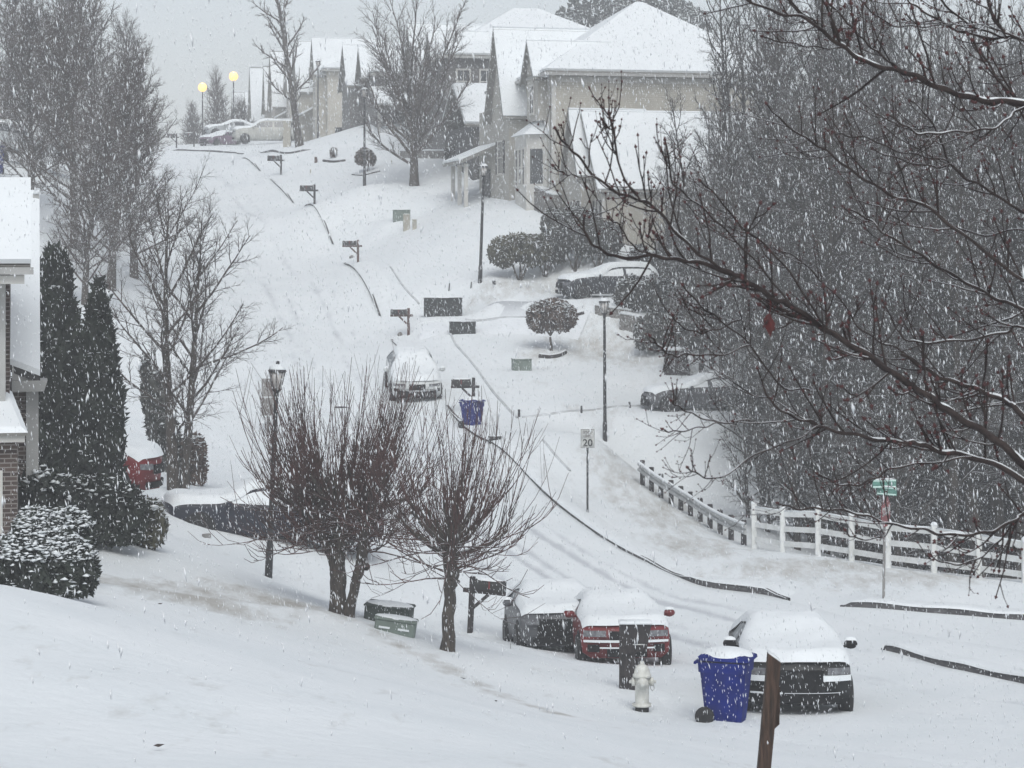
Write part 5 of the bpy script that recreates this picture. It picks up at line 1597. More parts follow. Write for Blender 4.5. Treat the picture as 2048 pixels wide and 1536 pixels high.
def wander_line(rng, h, n, lean=(0, 0), w=.03):
    P = [np.zeros(3)]; d = np.array([lean[0], lean[1], 1.0])
    for i in range(n):
        d = unit(d + rng.normal(size=3) * w * np.array([1, 1, .2]))
        P.append(P[-1] + d * h / n)
    return np.array(P)


def bare_tree(name, loc, label, cat, spec, h, r, seed, group=None, tm='bark', cm='twig', lean=(0, 0), w=.03, tip=.12, rz=0):
    rng = np.random.default_rng(seed)
    root = empty(name, loc, rz, label, cat, group)
    a, b = TB(), TB()
    P = wander_line(rng, h, 10, lean, w)
    P[0, 2] -= .25
    R = r * np.array([1.25] + list(np.linspace(1, tip, 10)))
    grow(rng, spec, None, P, R, a, b)
    a.build('trunk', M[tm], root); b.build('crown', M[cm], root)
    return root


OVAL = lambda k, ang=38, tw=1.0: [   # upright oval street tree
    dict(n=22 * k, len=3.4, ang=ang + 22, ang2=ang - 14, up=.16, wan=.07, seg=6, r=.075, start=.20, shape=(1.0, .45)),
    dict(n=9, len=.42, rel=True, ang=38, up=.10, wan=.10, seg=4, r=.022, start=.22, shape=(1.0, .5)),
    dict(n=6, len=.45, rel=True, ang=36, up=.07, wan=.12, seg=3, r=.0105 * tw, start=.2, tip=.5),
    dict(n=3, len=.5, rel=True, ang=34, up=.05, wan=.1, seg=2, r=.0075 * tw, start=.2, tip=.6)]

# tree in front of the houses, right of the street (forks low into many upright limbs)
b0 = ground(828, 372, 60)
bare_tree('street_tree', b0, 'tall bare vase shaped tree on the snowy lawn in front of the dark gabled house', 'tree',
          [dict(n=24, len=6.9, ang=66, ang2=16, up=.125, wan=.055, seg=8, r=.10, start=.24, shape=(.62, .95)),
           dict(n=11, len=.36, rel=True, ang=33, up=.10, wan=.09, seg=4, r=.028, start=.18, shape=(1.0, .6)),
           dict(n=8, len=.45, rel=True, ang=34, up=.06, wan=.12, seg=3, r=.016, start=.15, tip=.5),
           dict(n=4, len=.5, rel=True, ang=34, up=.05, wan=.1, seg=2, r=.012, start=.2, tip=.6)], 4.6, .27, 11, tip=.35)

# thin leaning tree by the far houses
b1 = ground(600, 292, 100)
bare_tree('street_tree', b1, 'tall thin bare tree leaning left beside the pale pickup on the hilltop', 'tree',
          [dict(n=26, len=3.6, ang=62, ang2=26, up=.16, wan=.09, seg=6, r=.085, start=.18, shape=(.95, .42)),
           dict(n=8, len=.42, rel=True, ang=40, up=.08, wan=.12, seg=4, r=.035, start=.2),
           dict(n=6, len=.45, rel=True, ang=36, up=.05, wan=.12, seg=3, r=.018, start=.2, tip=.5)], 12.5, .26, 21, lean=(-.20, 0), w=.04, tip=.14)

# tall massed trees on the left bank: two grown forms, copied
BANK = [dict(n=44, len=4.5, ang=62, ang2=22, up=.14, wan=.07, seg=6, r=.07, start=.10, shape=(1.0, .40)),
        dict(n=10, len=.44, rel=True, ang=38, up=.10, wan=.10, seg=4, r=.028, start=.15),
        dict(n=9, len=.48, rel=True, ang=36, up=.06, wan=.12, seg=3, r=.018, start=.12, tip=.55),
        dict(n=4, len=.55, rel=True, ang=34, up=.05, wan=.1, seg=2, r=.014, start=.15, tip=.6)]
lb = [(150,102,.98,'tallest dense bare tree of the left bank, its trunk above the evergreen columns'),
      (222,94,.86,'dense bare tree standing just uphill of the narrow evergreen column'),
      (62,107,.86,'bare tree at the left edge between the blue bin and the tallest bare tree'),
      (268,99,.80,'rounded bare tree of the left bank nearest the street'),
      (10,118,.84,'pale bare tree behind the snowy car at the top left'),
      (110,128,.92,'slim bare tree rising behind the tallest tree of the left bank'),
      (200,116,.98,'bare tree behind the dense ones, halfway up the left bank'),
      (275,132,.86,'faint bare tree above the others where the street reaches the crest'),
      (170,88,.62,'low bare tree with fanned twigs below the dense ones'),
      (40,140,.84,'palest tall bare tree at the top left corner')]
bank_proto = None
for i, (x, d, s_, lab) in enumerate(lb):
    if i < 2:
        bp_ = bare_tree('bank_tree', at(x, d), lab, 'tree', BANK, 11.2, .22, 31 + i, 'bare trees on the left bank', w=.035)
        bp_.scale = (s_, s_, s_)
        if i == 0: bank_proto = [bp_]
        else: bank_proto.append(bp_)
    else:
        dup(bank_proto[i % 2], at(x, d), 1.3 * i, lab, None, (s_, s_, s_))

# the open bare tree in front of the street, left (two stems)
def twin_tree():
    base = ground(348, 985, 40)
    root = empty('twin_stem_tree', base, 0, 'open bare tree with two pale stems behind the navy pickup', 'tree')
    a, b = TB(), TB()
    sp = [dict(n=18, len=3.5, ang=66, ang2=22, up=.12, wan=.075, seg=7, r=.040, start=.20, shape=(1.0, .5)),
          dict(n=11, len=.44, rel=True, ang=38, up=.09, wan=.09, seg=4, r=.014, start=.2),
          dict(n=8, len=.45, rel=True, ang=38, up=.05, wan=.13, seg=3, r=.0105, start=.2, tip=.5),
          dict(n=4, len=.5, rel=True, ang=36, up=.04, wan=.12, seg=2, r=.008, start=.25, tip=.6)]
    for k, (lean, h, r, sd, off) in enumerate([((-.02, 0), 7.1, .16, 41, (0, 0)), ((.06, .02), 6.6, .13, 42, (.22, .18))]):
        rng = np.random.default_rng(sd)
        P = wander_line(rng, h, 10, lean, .028); P[:, 0] += off[0]; P[:, 1] += off[1]; P[0, 2] -= .25
        R = r * np.array([1.2] + list(np.linspace(1, .1, 10)))
        grow(rng, sp, None, P, R, a, b)
    a.build('trunk', M['bark'], root); b.build('crown', M['twig'], root)
twin_tree()

# far hazy trees at the hilltop
FAR = [dict(n=44, len=2.4, ang=56, ang2=20, up=.2, wan=.08, seg=5, r=.07, start=.10, shape=(1.0, .5)),
       dict(n=11, len=.5, rel=True, ang=38, up=.10, wan=.12, seg=3, r=.05, start=.1),
       dict(n=6, len=.55, rel=True, ang=36, up=.06, wan=.12, seg=2, r=.032, start=.15, tip=.6)]
for x, d, h, sd, lab in [(437, 200, 6.6, 51, 'dense upright bare tree between the two lit street lamps'),
                         (385, 208, 5.0, 52, 'thin hazy bare tree left of the lower lit street lamp'),
                         (478, 205, 4.6, 53, 'small bare tree right of the higher lit street lamp'),
                         (300, 230, 6.5, 54, 'faint bare tree fading into the snow haze at the end of the street')]:
    bare_tree('hilltop_tree', at(x, d), lab, 'tree', FAR, h, .16, sd, 'bare trees on the hilltop')

# ---- pollarded street trees with many upright shoots
def pollard(base, forks, label, seed, ht, spread, nshoot):
    rng = np.random.default_rng(seed)
    root = empty('pollard_tree', base, 0, label, 'tree', 'pollarded trees on the lawn')
    a, b = TB(), TB()
    heads = []
    for P, R in forks:
        P = np.array(P, float); Q = spline(P, 14); Q[:, 0] += rng.normal(size=14) * .012; Q[:, 1] += rng.normal(size=14) * .012
        a.tube(Q, np.interp(np.linspace(0, 1, 14), np.linspace(0, 1, len(R)), R) * rng.uniform(.92, 1.1, 14), 9)
        heads.append((Q[-1], unit(Q[-1] - Q[-4]), R[-1]))
        # knobbly swellings of old cuts
        for _ in range(16):
            t = rng.uniform(.55, 1.0); c = Q[int(t * 13)] + rng.normal(size=3) * np.array([.07, .07, .05])
            s_ = rng.uniform(.03, .075)
            a.tube([c - [0, 0, s_], c - [0, 0, s_ * .4], c + [0, 0, s_ * .4], c + [0, 0, s_]], [s_ * .4, s_, s_ * .9, s_ * .3], 6)
    arms = []
    for hp, hd, hr in heads:
        na = int(11 * spread)
        for i in range(na):
            az = i * 2.4 + rng.uniform(-.3, .3); tilt = math.radians(rng.choice([14, 34, 52, 66]) * rng.uniform(.8, 1.15))
            d = np.array([math.sin(tilt) * math.cos(az), math.sin(tilt) * math.sin(az), math.cos(tilt)])
            L = rng.uniform(.55, 1.05) * spread
            p = hp + np.array([0, 0, -rng.uniform(0, .35)]); P = [p]
            for k in range(5):
                d = unit(d + rng.normal(size=3) * .10 + np.array([0, 0, .10])); p = p + d * L / 5; P.append(p)
            R = np.linspace(hr * .42, hr * .20, 6)
            a.tube(P, R, 6); arms.append((np.array(P), R))
    for P, R in arms:
        L = 0
        # whips: long straight shoots rising from the arm
        for i in range(nshoot):
            t = rng.uniform(.25, 1.0); p = np.array([np.interp(t, np.linspace(0, 1, 6), P[:, c]) for c in range(3)])
            out = unit(np.array([p[0] - heads[0][0][0], p[1] - heads[0][0][1], 0]) + 1e-6)
            d = unit(out * rng.uniform(.1, 1.0) + rng.normal(size=3) * .22 + np.array([0, 0, .75]))
            top = ht * rng.uniform(.62, 1.0) if rng.uniform() < .55 else ht * rng.uniform(.45, .7)
            L = max(.35, top - p[2]); r = rng.uniform(.0065, .0112)
            W = [p]; q = p
            for k in range(6):
                d = unit(d + np.array([0, 0, .22]) + rng.normal(size=3) * .035); q = q + d * L / 6; W.append(q)
            W = np.array(W); b.tube(W, r * np.linspace(1, .38, 7), 4)
            for j in range(rng.integers(1, 5)):   # side twigs
                t2 = rng.uniform(.15, .85); p2 = np.array([np.interp(t2, np.linspace(0, 1, 7), W[:, c]) for c in range(3)])
                d2 = perp(rng, d, math.radians(rng.uniform(18, 38))); l2 = L * rng.uniform(.12, .32)
                b.tube([p2, p2 + d2 * l2 * .5 + [0, 0, l2 * .06], p2 + d2 * l2 + [0, 0, l2 * .22]], [r * .55, r * .45, r * .32], 3)
    # low outward and drooping twigs
    for hp, hd, hr in heads:
        for i in range(int(34 * spread)):
            az = rng.uniform(0, 6.28); z0 = -rng.uniform(.05, .75)
            p = hp + np.array([0, 0, z0]); d = np.array([math.cos(az), math.sin(az), rng.uniform(-.1, .45)]); d = unit(d)
            L = rng.uniform(.8, 1.75) * spread; W = [p]; q = p; cur = rng.choice([-.10, -.04, .07, .12])
            for k in range(7):
                d = unit(d + np.array([0, 0, cur if k < 4 else .14]) + rng.normal(size=3) * .07); q = q + d * L / 7; W.append(q)
            W = np.array(W); r = rng.uniform(.010, .018); b.tube(W, r * np.linspace(1, .35, 8), 4)
            for j in range(7):
                t2 = rng.uniform(.2, .95); p2 = np.array([np.interp(t2, np.linspace(0, 1, 8), W[:, c]) for c in range(3)])
                d2 = unit(d + rng.normal(size=3) * .45 + np.array([0, 0, .25])); l2 = L * rng.uniform(.15, .4)
                b.tube([p2, p2 + d2 * l2 * .5, p2 + d2 * l2 + [0, 0, l2 * .25]], [r * .5, r * .42, r * .3], 3)
    a.build('trunk', M['bark'], root); b.build('shoots', M['redtwig'], root)


p2 = ground(895, 1303, 25)
pollard(p2, [([(0, 0, -.2), (.02, 0, .5), (.04, .02, 1.0), (.06, 0, 1.45), (.05, .02, 2.0)], [.14, .115, .11, .125, .15])],
        'single stemmed pollarded bare tree between the mailbox and the double stemmed tree', 61, 4.75, 1.34, 14)
p1 = ground(690, 1230, 25)
pollard(p1, [([(-.12, 0, -.2), (-.13, .05, .5), (-.12, .05, 1.1), (-.10, .05, 1.9)], [.18, .15, .14, .16]),
             ([(-.13, .08, .55), (-.22, .1, 1.0), (-.45, .1, 1.5), (-.72, .1, 2.0)], [.13, .11, .10, .11]),
             ([(.05, -.05, -.2), (.18, -.05, .5), (.30, 0, 1.0), (.40, .05, 1.9)], [.11, .095, .10, .13])],
        'double stemmed pollarded bare tree beside the street lamp and green utility boxes', 62, 4.9, 1.32, 13)

# ---- wood right of the street: a few grown forms, copied one by one
def wood_proto(h, r, seed, n=20, L=3.0, start=.18, sp=(1.0, .5), ang=(58, 24)):
    rng = np.random.default_rng(seed)
    root = empty('wood_tree', (0, 0, 0), 0, '', 'tree', 'bare trees of the dense wood')
    a, b = TB(), TB()
    P = wander_line(rng, h, 9, (rng.uniform(-.08, .08), rng.uniform(-.08, .08)), .04); P[0, 2] -= .4
    n = int(n * 1.05)
    spec = [dict(n=n, len=L, ang=ang[0], ang2=ang[1], up=.12, wan=.10, seg=5, r=.05, start=start, shape=sp),
            dict(n=8, len=.45, rel=True, ang=42, up=.08, wan=.13, seg=4, r=.02, start=.15),
            dict(n=7, len=.5, rel=True, ang=40, up=.05, wan=.15, seg=3, r=.014, start=.12, tip=.5),
            dict(n=3, len=.6, rel=True, ang=38, up=.03, wan=.13, seg=2, r=.012, start=.15, tip=.6)]
    grow(rng, spec, None, P, r * np.array([1.2] + list(np.linspace(1, .12, 9))), a, b, 6)
    a.build('trunk', M['wood_bark'], root); b.build('crown', M['wood_bark'], root)
    return root


protos = [wood_proto(13, .16, 71, 26, 3.0), wood_proto(15, .20, 72, 26, 3.4), wood_proto(10, .12, 73, 24, 2.6),
          wood_proto(6.5, .08, 74, 20, 2.3, .05), wood_proto(4.2, .06, 75, 18, 2.0, .0, (1.0, .7), (50, 20))]
rw = np.random.default_rng(77)
spots = []
def wood_ok(X, Y):
    lim = np.interp(Y, [60, 64, 72, 80, 84, 88, 96, 100], [11.5, 8.8, 7.3, 7.7, 7.4, 6.7, 6.8, 7.0])
    return X > lim
tries = 0
while len(spots) < 240 and tries < 26000:
    tries += 1
    Y = rw.uniform(61, 99); X = rw.uniform(5.5, .236 * Y + 2.5)
    edge = np.interp(Y, [55, 63, 75, 84], [17, 8.0, 7.0, 7.0])
    if not wood_ok(X, Y): continue
    if Y < 66 and X < 9.0: continue
    if any((X - a) ** 2 + (Y - b) ** 2 < .45 for a, b, *_ in spots): continue
    spots.append((X, Y))
spots.sort(key=lambda q: q[1])
LW = {0: 'grey bare trunk and twigs merging into the dense wood behind the white fence',
      1: 'tall grey bare tree merging into the dense wood behind the white fence',
      2: 'slender bare tree merging into the dense wood behind the white fence',
      3: 'bare sapling in the tangled undergrowth of the wood behind the guardrail and fence',
      4: 'low bare thicket bush in the undergrowth of the wood behind the guardrail and fence'}
for p in protos: p['_used'] = 0
used = [0] * 5
for i, (X, Y) in enumerate(spots):
    lim = np.interp(Y, [60, 64, 72, 80, 84, 88, 96, 100], [11.5, 8.8, 7.3, 7.7, 7.4, 6.7, 6.8, 7.0])
    e = X - lim
    if e < 1.3: k = int(rw.choice([3, 4, 2], p=[.45, .3, .25] if Y < 84 else [.45, .3, .25]))
    else: k = int(rw.choice([0, 1, 2, 3, 4], p=[.24, .20, .20, .18, .18]))
    loc = Vector((X, Y, T(X, Y))); s = rw.uniform(.85, 1.15)
    if e < 1.3: s *= .9
    if not used[k]:
        o = protos[k]; o.location = loc; o.rotation_euler = (0, 0, rw.uniform(0, 6.28)); o['label'] = LW[k]; used[k] = 1
    else:
        o = dup(protos[k], loc, rw.uniform(0, 6.28), LW[k], None, (s, s, s * rw.uniform(.9, 1.1)))
for p in protos: del p['_used']
for o in list(COL.objects):
    if '_used' in o.keys(): del o['_used']

# ---------------------------------------------------------------- leafy evergreens and hedges
def leaf_cloud(name, mat_, parent, pts, nrm, size, rng, aspect=2.0, up=.5, jit=.6):
    """one small leaf-clump face per point"""
    n = len(pts)
    d = np.zeros((n, 3)); d[:, 2] = up; d += rng.normal(size=(n, 3)) * jit + nrm * .35
    d /= np.linalg.norm(d, axis=1)[:, None]
    sd = np.cross(d, nrm + rng.normal(size=(n, 3)) * .5); sd /= np.linalg.norm(sd, axis=1)[:, None] + 1e-9
    s = size * rng.uniform(.55, 1.35, (n, 1))
    L = d * s * aspect * .5; W = sd * s * .5
    V = np.stack([pts - L, pts + W * .9 - L * .1, pts + L, pts - W * .9 + L * .1], 1).reshape(-1, 3)
    Q = np.arange(n * 4).reshape(n, 4)
    return np_mesh(name, V, Q, mat_, parent)


def snow_lumps(name, parent, pts, size, rng, flat=.55):
    V = []; Q = []
    base = np.array([[1, 0, 0], [0, 1, 0], [-1, 0, 0], [0, -1, 0], [0, 0, .55], [0, 0, -.5]], float)
    tri = np.array([[0, 1, 4], [1, 2, 4], [2, 3, 4], [3, 0, 4], [1, 0, 5], [2, 1, 5], [3, 2, 5], [0, 3, 5]])
    for i, p in enumerate(pts):
        a = rng.uniform(0, 6.28); c, s_ = math.cos(a), math.sin(a); sz = size * rng.uniform(.5, 1.4)
        B = base * np.array([sz * rng.uniform(.7, 1.4), sz * rng.uniform(.7, 1.2), sz * flat])
        B = np.stack([B[:, 0] * c - B[:, 1] * s_, B[:, 0] * s_ + B[:, 1] * c, B[:, 2]], -1) + p + rng.normal(size=(6, 3)) * sz * .15
        V.append(B); Q.append(tri + 6 * i)
    o = np_mesh(name, np.concatenate(V), np.concatenate(Q), M['snow'], parent, smooth=True); o['kind'] = 'stuff'; return o


def surf_points(rng, ells, n, depth=.25):
    """points near the outside of a union of ellipsoids, with normals; the union's inside is skipped"""
    P = []; N = []
    w = np.array([(e[1][0] * e[1][1] + e[1][0] * e[1][2] + e[1][1] * e[1][2]) for e in ells]); w = w / w.sum()
    tot = 0
    while tot < n:
        m = n
        k = rng.choice(len(ells), m, p=w)
        c = np.array([e[0] for e in ells], float)[k]; r = np.array([e[1] for e in ells], float)[k]
        u_ = rng.normal(size=(m, 3)); u_ /= np.linalg.norm(u_, axis=1)[:, None]
        q = c + u_ * r * (1 - depth * rng.uniform(0, 1, (m, 1)) ** 1.5 + rng.normal(size=(m, 1)) * .03)
        ok = np.ones(m, bool)
        for cc, rr in ells:
            ok &= (((q - np.array(cc)) / np.array(rr)) ** 2).sum(1) > (1 - depth) ** 2 * .85
        ok &= q[:, 2] > .02
        nn = u_ / r; nn /= np.linalg.norm(nn, axis=1)[:, None]
        P.append(q[ok]); N.append(nn[ok]); tot += ok.sum()
    return np.concatenate(P)[:n], np.concatenate(N)[:n]


def bush(name, loc, ells, label, cat='shrub', mat_='evergreen', n=2500, size=.10, aspect=2.0, snow=.15, seed=1, group=None, core=True, up=.5, stems=None, lump=.07, part='foliage', rz=0, snow_min=.35):
    rng = np.random.default_rng(seed)
    root = empty(name, loc, rz, label, cat, group)
    P, N = surf_points(rng, ells, n)
    fo = leaf_cloud(part, M[mat_], root, P, N, size, rng, aspect, up)
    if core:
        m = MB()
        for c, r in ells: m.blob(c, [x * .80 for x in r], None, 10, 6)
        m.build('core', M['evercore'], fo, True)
    if stems:
        t = TB()
        for a, b_, r in stems: t.tube(np.linspace(a, b_, 4) + rng.normal(size=(4, 3)) * .02, np.linspace(r, r * .6, 4), 6)
        t.build('stems', M['bark'], root)
    if snow > 0:
        k = np.nonzero(N[:, 2] > snow_min)[0]
        k = rng.choice(k, min(len(k), int(n * snow)), replace=False) if len(k) else k
        extra = rng.choice(len(P), int(n * snow * .25), replace=False)
        k = np.concatenate([k, extra])
        snow_lumps('snow_cover', root, P[k] + N[k] * .02, lump, rng)
    return root


# columns of evergreens behind the brick house
def arbor(x, d, h, r, tops, label, seed):
    b = at(x, d); ells = [((0, 0, h * .22), (r, r, h * .26)), ((.02, 0, h * .42), (r * .88, r * .88, h * .26)), ((0, 0, h * .60), (r * .68, r * .68, h * .24)), ((0, 0, h * .74), (r * .46, r * .46, h * .18))]
    for tx, th in tops: ells.append(((tx, 0, th * .86), (r * .22, r * .22, th * .145)))
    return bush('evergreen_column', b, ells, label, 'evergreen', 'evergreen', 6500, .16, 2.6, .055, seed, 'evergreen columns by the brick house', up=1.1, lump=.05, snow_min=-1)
arbor(112, 47.5, 5.25, .74, [(-.10, 5.2), (.12, 5.05)], 'tallest dark evergreen column with a forked top beside the brick house', 81)
arbor(196, 46.0, 4.75, .52, [(.02, 4.7), (-.08, 4.3)], 'narrow dark evergreen column nearest the street', 82)
arbor(74, 49.5, 5.0, .55, [(.04, 4.95)], 'dark evergreen column half hidden by the house roof', 83)
# low hedge of the same growth
hb = at(172, 41.0)
bush('hedge', hb, [((-.95, 0, .6), (.62, .5, .72)), ((-.35, 0, .62), (.62, .5, .72)), ((.25, 0, .60), (.6, .5, .70)), ((.72, 0, .52), (.42, .45, .62))],
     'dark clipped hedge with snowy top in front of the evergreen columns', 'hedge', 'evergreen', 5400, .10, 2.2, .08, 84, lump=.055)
hb2 = at(60, 39.5)
bush('hedge', hb2, [((-.3, 0, .7), (.6, .5, .8)), ((.3, 0, .65), (.55, .5, .8))], 'shaggy dark hedge against the brick wall', 'hedge', 'evergreen', 2600, .10, 2.2, .06, 85)
gb = ground(78, 1205, 26); gb = at(78, 32.5)
bush('bush', gb, [((-.62, 0, .36), (.55, .5, .52)), ((-.08, -.12, .42), (.58, .55, .55)), ((.40, -.05, .40), (.46, .46, .50)), ((.20, .15, .66), (.36, .40, .34)), ((.62, .05, .30), (.24, .3, .32))],
     'round green bush capped with snow at the lower left', 'bush', 'evergreen', 5600, .085, 2.0, .34, 86, lump=.052)
gb3 = at(112, 35.0)
bush('bush', gb3, [((-.3, 0, .7), (.42, .4, .52)), ((.20, 0, .72), (.42, .4, .48))], 'snow topped bush behind the round green bush', 'bush', 'evergreen', 2600, .085, 2.0, .36, 87, lump=.05)
lb_ = ground(298, 1100, 28)
bush('leafy_shrub', lb_, [((0, 0, .42), (.36, .34, .42)), ((.02, 0, .68), (.26, .26, .28))], 'small twiggy shrub with white gaps in front of the red car', 'shrub', 'shrub', 850, .07, 2.6, .10, 88, core=False, up=1.2,
     stems=[((0, 0, -.05), (.2, 0, .7), .012), ((0, 0, -.05), (-.22, .05, .65), .012), ((0, 0, -.05), (.02, .1, .9), .012), ((.05, 0, -.05), (.32, -.1, .5), .010), ((-.05, 0, -.05), (-.33, 0, .45), .010)])
# leaning evergreen cone and barrel bush behind the twin-stem tree
cb = at(330, 63.5)
bush('leaning_evergreen', cb, [((.12, 0, .7), (.36, .36, .8)), ((-.12, 0, 1.5), (.42, .4, .8)), ((-.38, 0, 2.3), (.30, .3, .75)), ((-.55, 0, 2.95), (.14, .14, .5))],
     'dark cone shaped evergreen leaning left behind the twin stemmed tree', 'evergreen', 'shrub_grey', 2600, .13, 2.2, .04, 89)
bb = at(388, 61.0)
bush('barrel_bush', bb, [((0, 0, .5), (.36, .36, .6)), ((0, 0, .95), (.34, .34, .5)), ((.05, 0, .2), (.26, .26, .35))], 'barrel shaped dark bush right of the twin stemmed tree', 'bush', 'shrub_brown', 1700, .10, 2.0, .05, 90)

# shrubs on the right bank
def umbrella_shrub(x, y, near, w, h, label, seed, mat_='shrub', n=2600, d=None):
    b = ground(x, y, near) if d is None else at(x, d)
    E = [((-w * .28, 0, h * .62), (w * .30, w * .3, h * .34)), ((w * .25, .1, h * .64), (w * .32, w * .3, h * .34)), ((0, 0, h * .72), (w * .36, w * .34, h * .30))]
    st = [((0, 0, -.1), (-w * .25, 0, h * .6), .05), ((0, 0, -.1), (w * .25, 0, h * .6), .05), ((0, 0, -.1), (.03, .1, h * .7), .055), ((0, 0, -.1), (w * .1, -.2, h * .55), .04)]
    return bush('multi_stem_shrub', b, E, label, 'shrub', mat_, n, .13, 1.9, .10, seed, 'rounded shrubs below the beige house', core=False, stems=st, lump=.06, up=.3)
umbrella_shrub(1040, 562, 60, 2.5, 2.1, 'round olive shrub on short stems nearest the tall lamp post', 91)
umbrella_shrub(1090, 556, 60, 1.8, 1.9, 'middle olive grey shrub of the row below the beige house', 92, 'shrub_grey', 1900)
umbrella_shrub(1150, 545, 60, 2.6, 2.3, 'wide grey shrub below the beige house corner', 93, 'shrub_grey', 2800)
umbrella_shrub(1196, 546, 60, 2.0, 2.3, 'grey shrub right end of the row above the dark parked wagon', 94, 'shrub_grey', 2200)
rb = ground(1103, 702, 60)
bush('round_tree', rb, [((-.42, 0, 1.35), (.62, .6, .62)), ((.40, 0, 1.35), (.66, .6, .60)), ((0, .1, 1.60), (.8, .7, .52))], 'small round reddish brown tree in a snowy bed on the right lawn', 'small tree', 'shrub_brown', 3000, .11, 1.7, .13, 95, core=False,
     stems=[((0, 0, -.1), (-.06, 0, .6), .07), ((-.06, 0, .6), (-.5, 0, 1.3), .04), ((-.06, 0, .6), (.4, 0, 1.3), .04), ((-.06, 0, .6), (0, .2, 1.5), .04)], lump=.07)
def lowbush(x, y, near, E, label, seed, mat_='shrub_grey', n=1300, grp='bushes by the house walls', snow=.14, size=.13, d=None):
    return bush('foundation_bush', ground(x, y, near) if d is None else at(x, d), E, label, 'bush', mat_, n, size, 1.8, snow, seed, grp, lump=.08)
lowbush(1150, 470, 60, [((-.9, 0, .5), (.7, .6, .75)), ((0, 0, .55), (.8, .6, .8)), ((.9, 0, .5), (.8, .6, .7))], 'long grey bush below the corner of the tall beige house', 101, n=2000)
lowbush(1062, 385, 60, [((-.7, 0, .5), (.7, .6, .8)), ((.2, -.3, .55), (.8, .6, .85)), ((.8, 0, .4), (.5, .5, .8))], 'dark grey bush under the bay window of the beige house', 102, n=2000)
lowbush(992, 362, 60, [((-.4, 0, .45), (.6, .5, .6)), ((.4, 0, .45), (.6, .5, .65))], 'snowy grey bush beside the lamp head by the beige house', 103)
lowbush(922, 325, 60, [((-.3, 0, .4), (.7, .5, .62)), ((.5, 0, .4), (.6, .5, .55))], 'low snow dusted bush at the end of the stone wall', 104)
lowbush(1300, 622, 60, [((-.8, 0, .6), (.7, .6, .9)), ((.2, 0, .6), (.8, .6, .95)), ((1.0, 0, .45), (.6, .6, .8))], 'dark bush behind the stone retaining wall', 105, n=2000)
lowbush(1302, 560, 60, [((-.5, 0, .6), (.6, .6, 1.0)), ((.5, 0, .55), (.6, .6, .9))], 'dark bush against the wall of the low gabled house', 106)
lowbush(1350, 700, 60, [((-.8, 0, .6), (.9, .8, .9)), ((.6, 0, .6), (.9, .8, 1.0)), ((1.8, 0, .6), (.9, .8, .9))], 'wide grey thicket at the edge of the wood above the car under the trees', 107, n=2600, snow=.05)
tb_ = ground(730, 345, 60)
bush('round_tree', tb_, [((0, 0, .95), (.52, .5, .52)), ((.28, 0, .8), (.38, .4, .45)), ((-.2, 0, .85), (.42, .4, .45))], 'small round bush tree behind the lamp post on the upper lawn', 'small tree', 'shrub_brown', 1300, .11, 1.7, .04, 108, stems=[((0, 0, -.1), (-.05, 0, .6), .04), ((.1, 0, -.1), (.2, 0, .6), .035)], lump=.05)
sb = ground(667, 316, 60)
bush('shrub', sb, [((0, 0, .32), (.25, .22, .34))], 'tiny round shrub behind the curved dark edging on the upper lawn', 'shrub', 'shrub_brown', 260, .10, 1.6, .05, 109)
# conifers beyond the roofs
def conifer(x, d, z0, h, w, label, seed):
    b = at(x, d)
    E = [((0, 0, h * .5), (w * .8, w * .8, h * .22)), ((w * .3, 0, h * .66), (w * .7, w * .6, h * .16)), ((-w * .3, 0, h * .72), (w * .6, w * .6, h * .16)), ((0, 0, h * .86), (w * .45, w * .45, h * .14))]
    bush('pine_tree', b, E, label, 'tree', 'evergreen', 2600, .42, 1.8, .14, seed, 'pines beyond the roofs', core=False, lump=.2,
         stems=[((0, 0, -.3), (0, 0, h * .9), .22)], up=.2)
conifer(1180, 205, 0, 15.0, 4.4, 'hazy pine left of the beige roof peak', 111)
conifer(1250, 215, 0, 15.5, 4.2, 'hazy pine directly behind the valley between the beige roofs', 112)
conifer(1325, 200, 0, 16.0, 4.4, 'hazy pine right of the beige roof peak', 113)
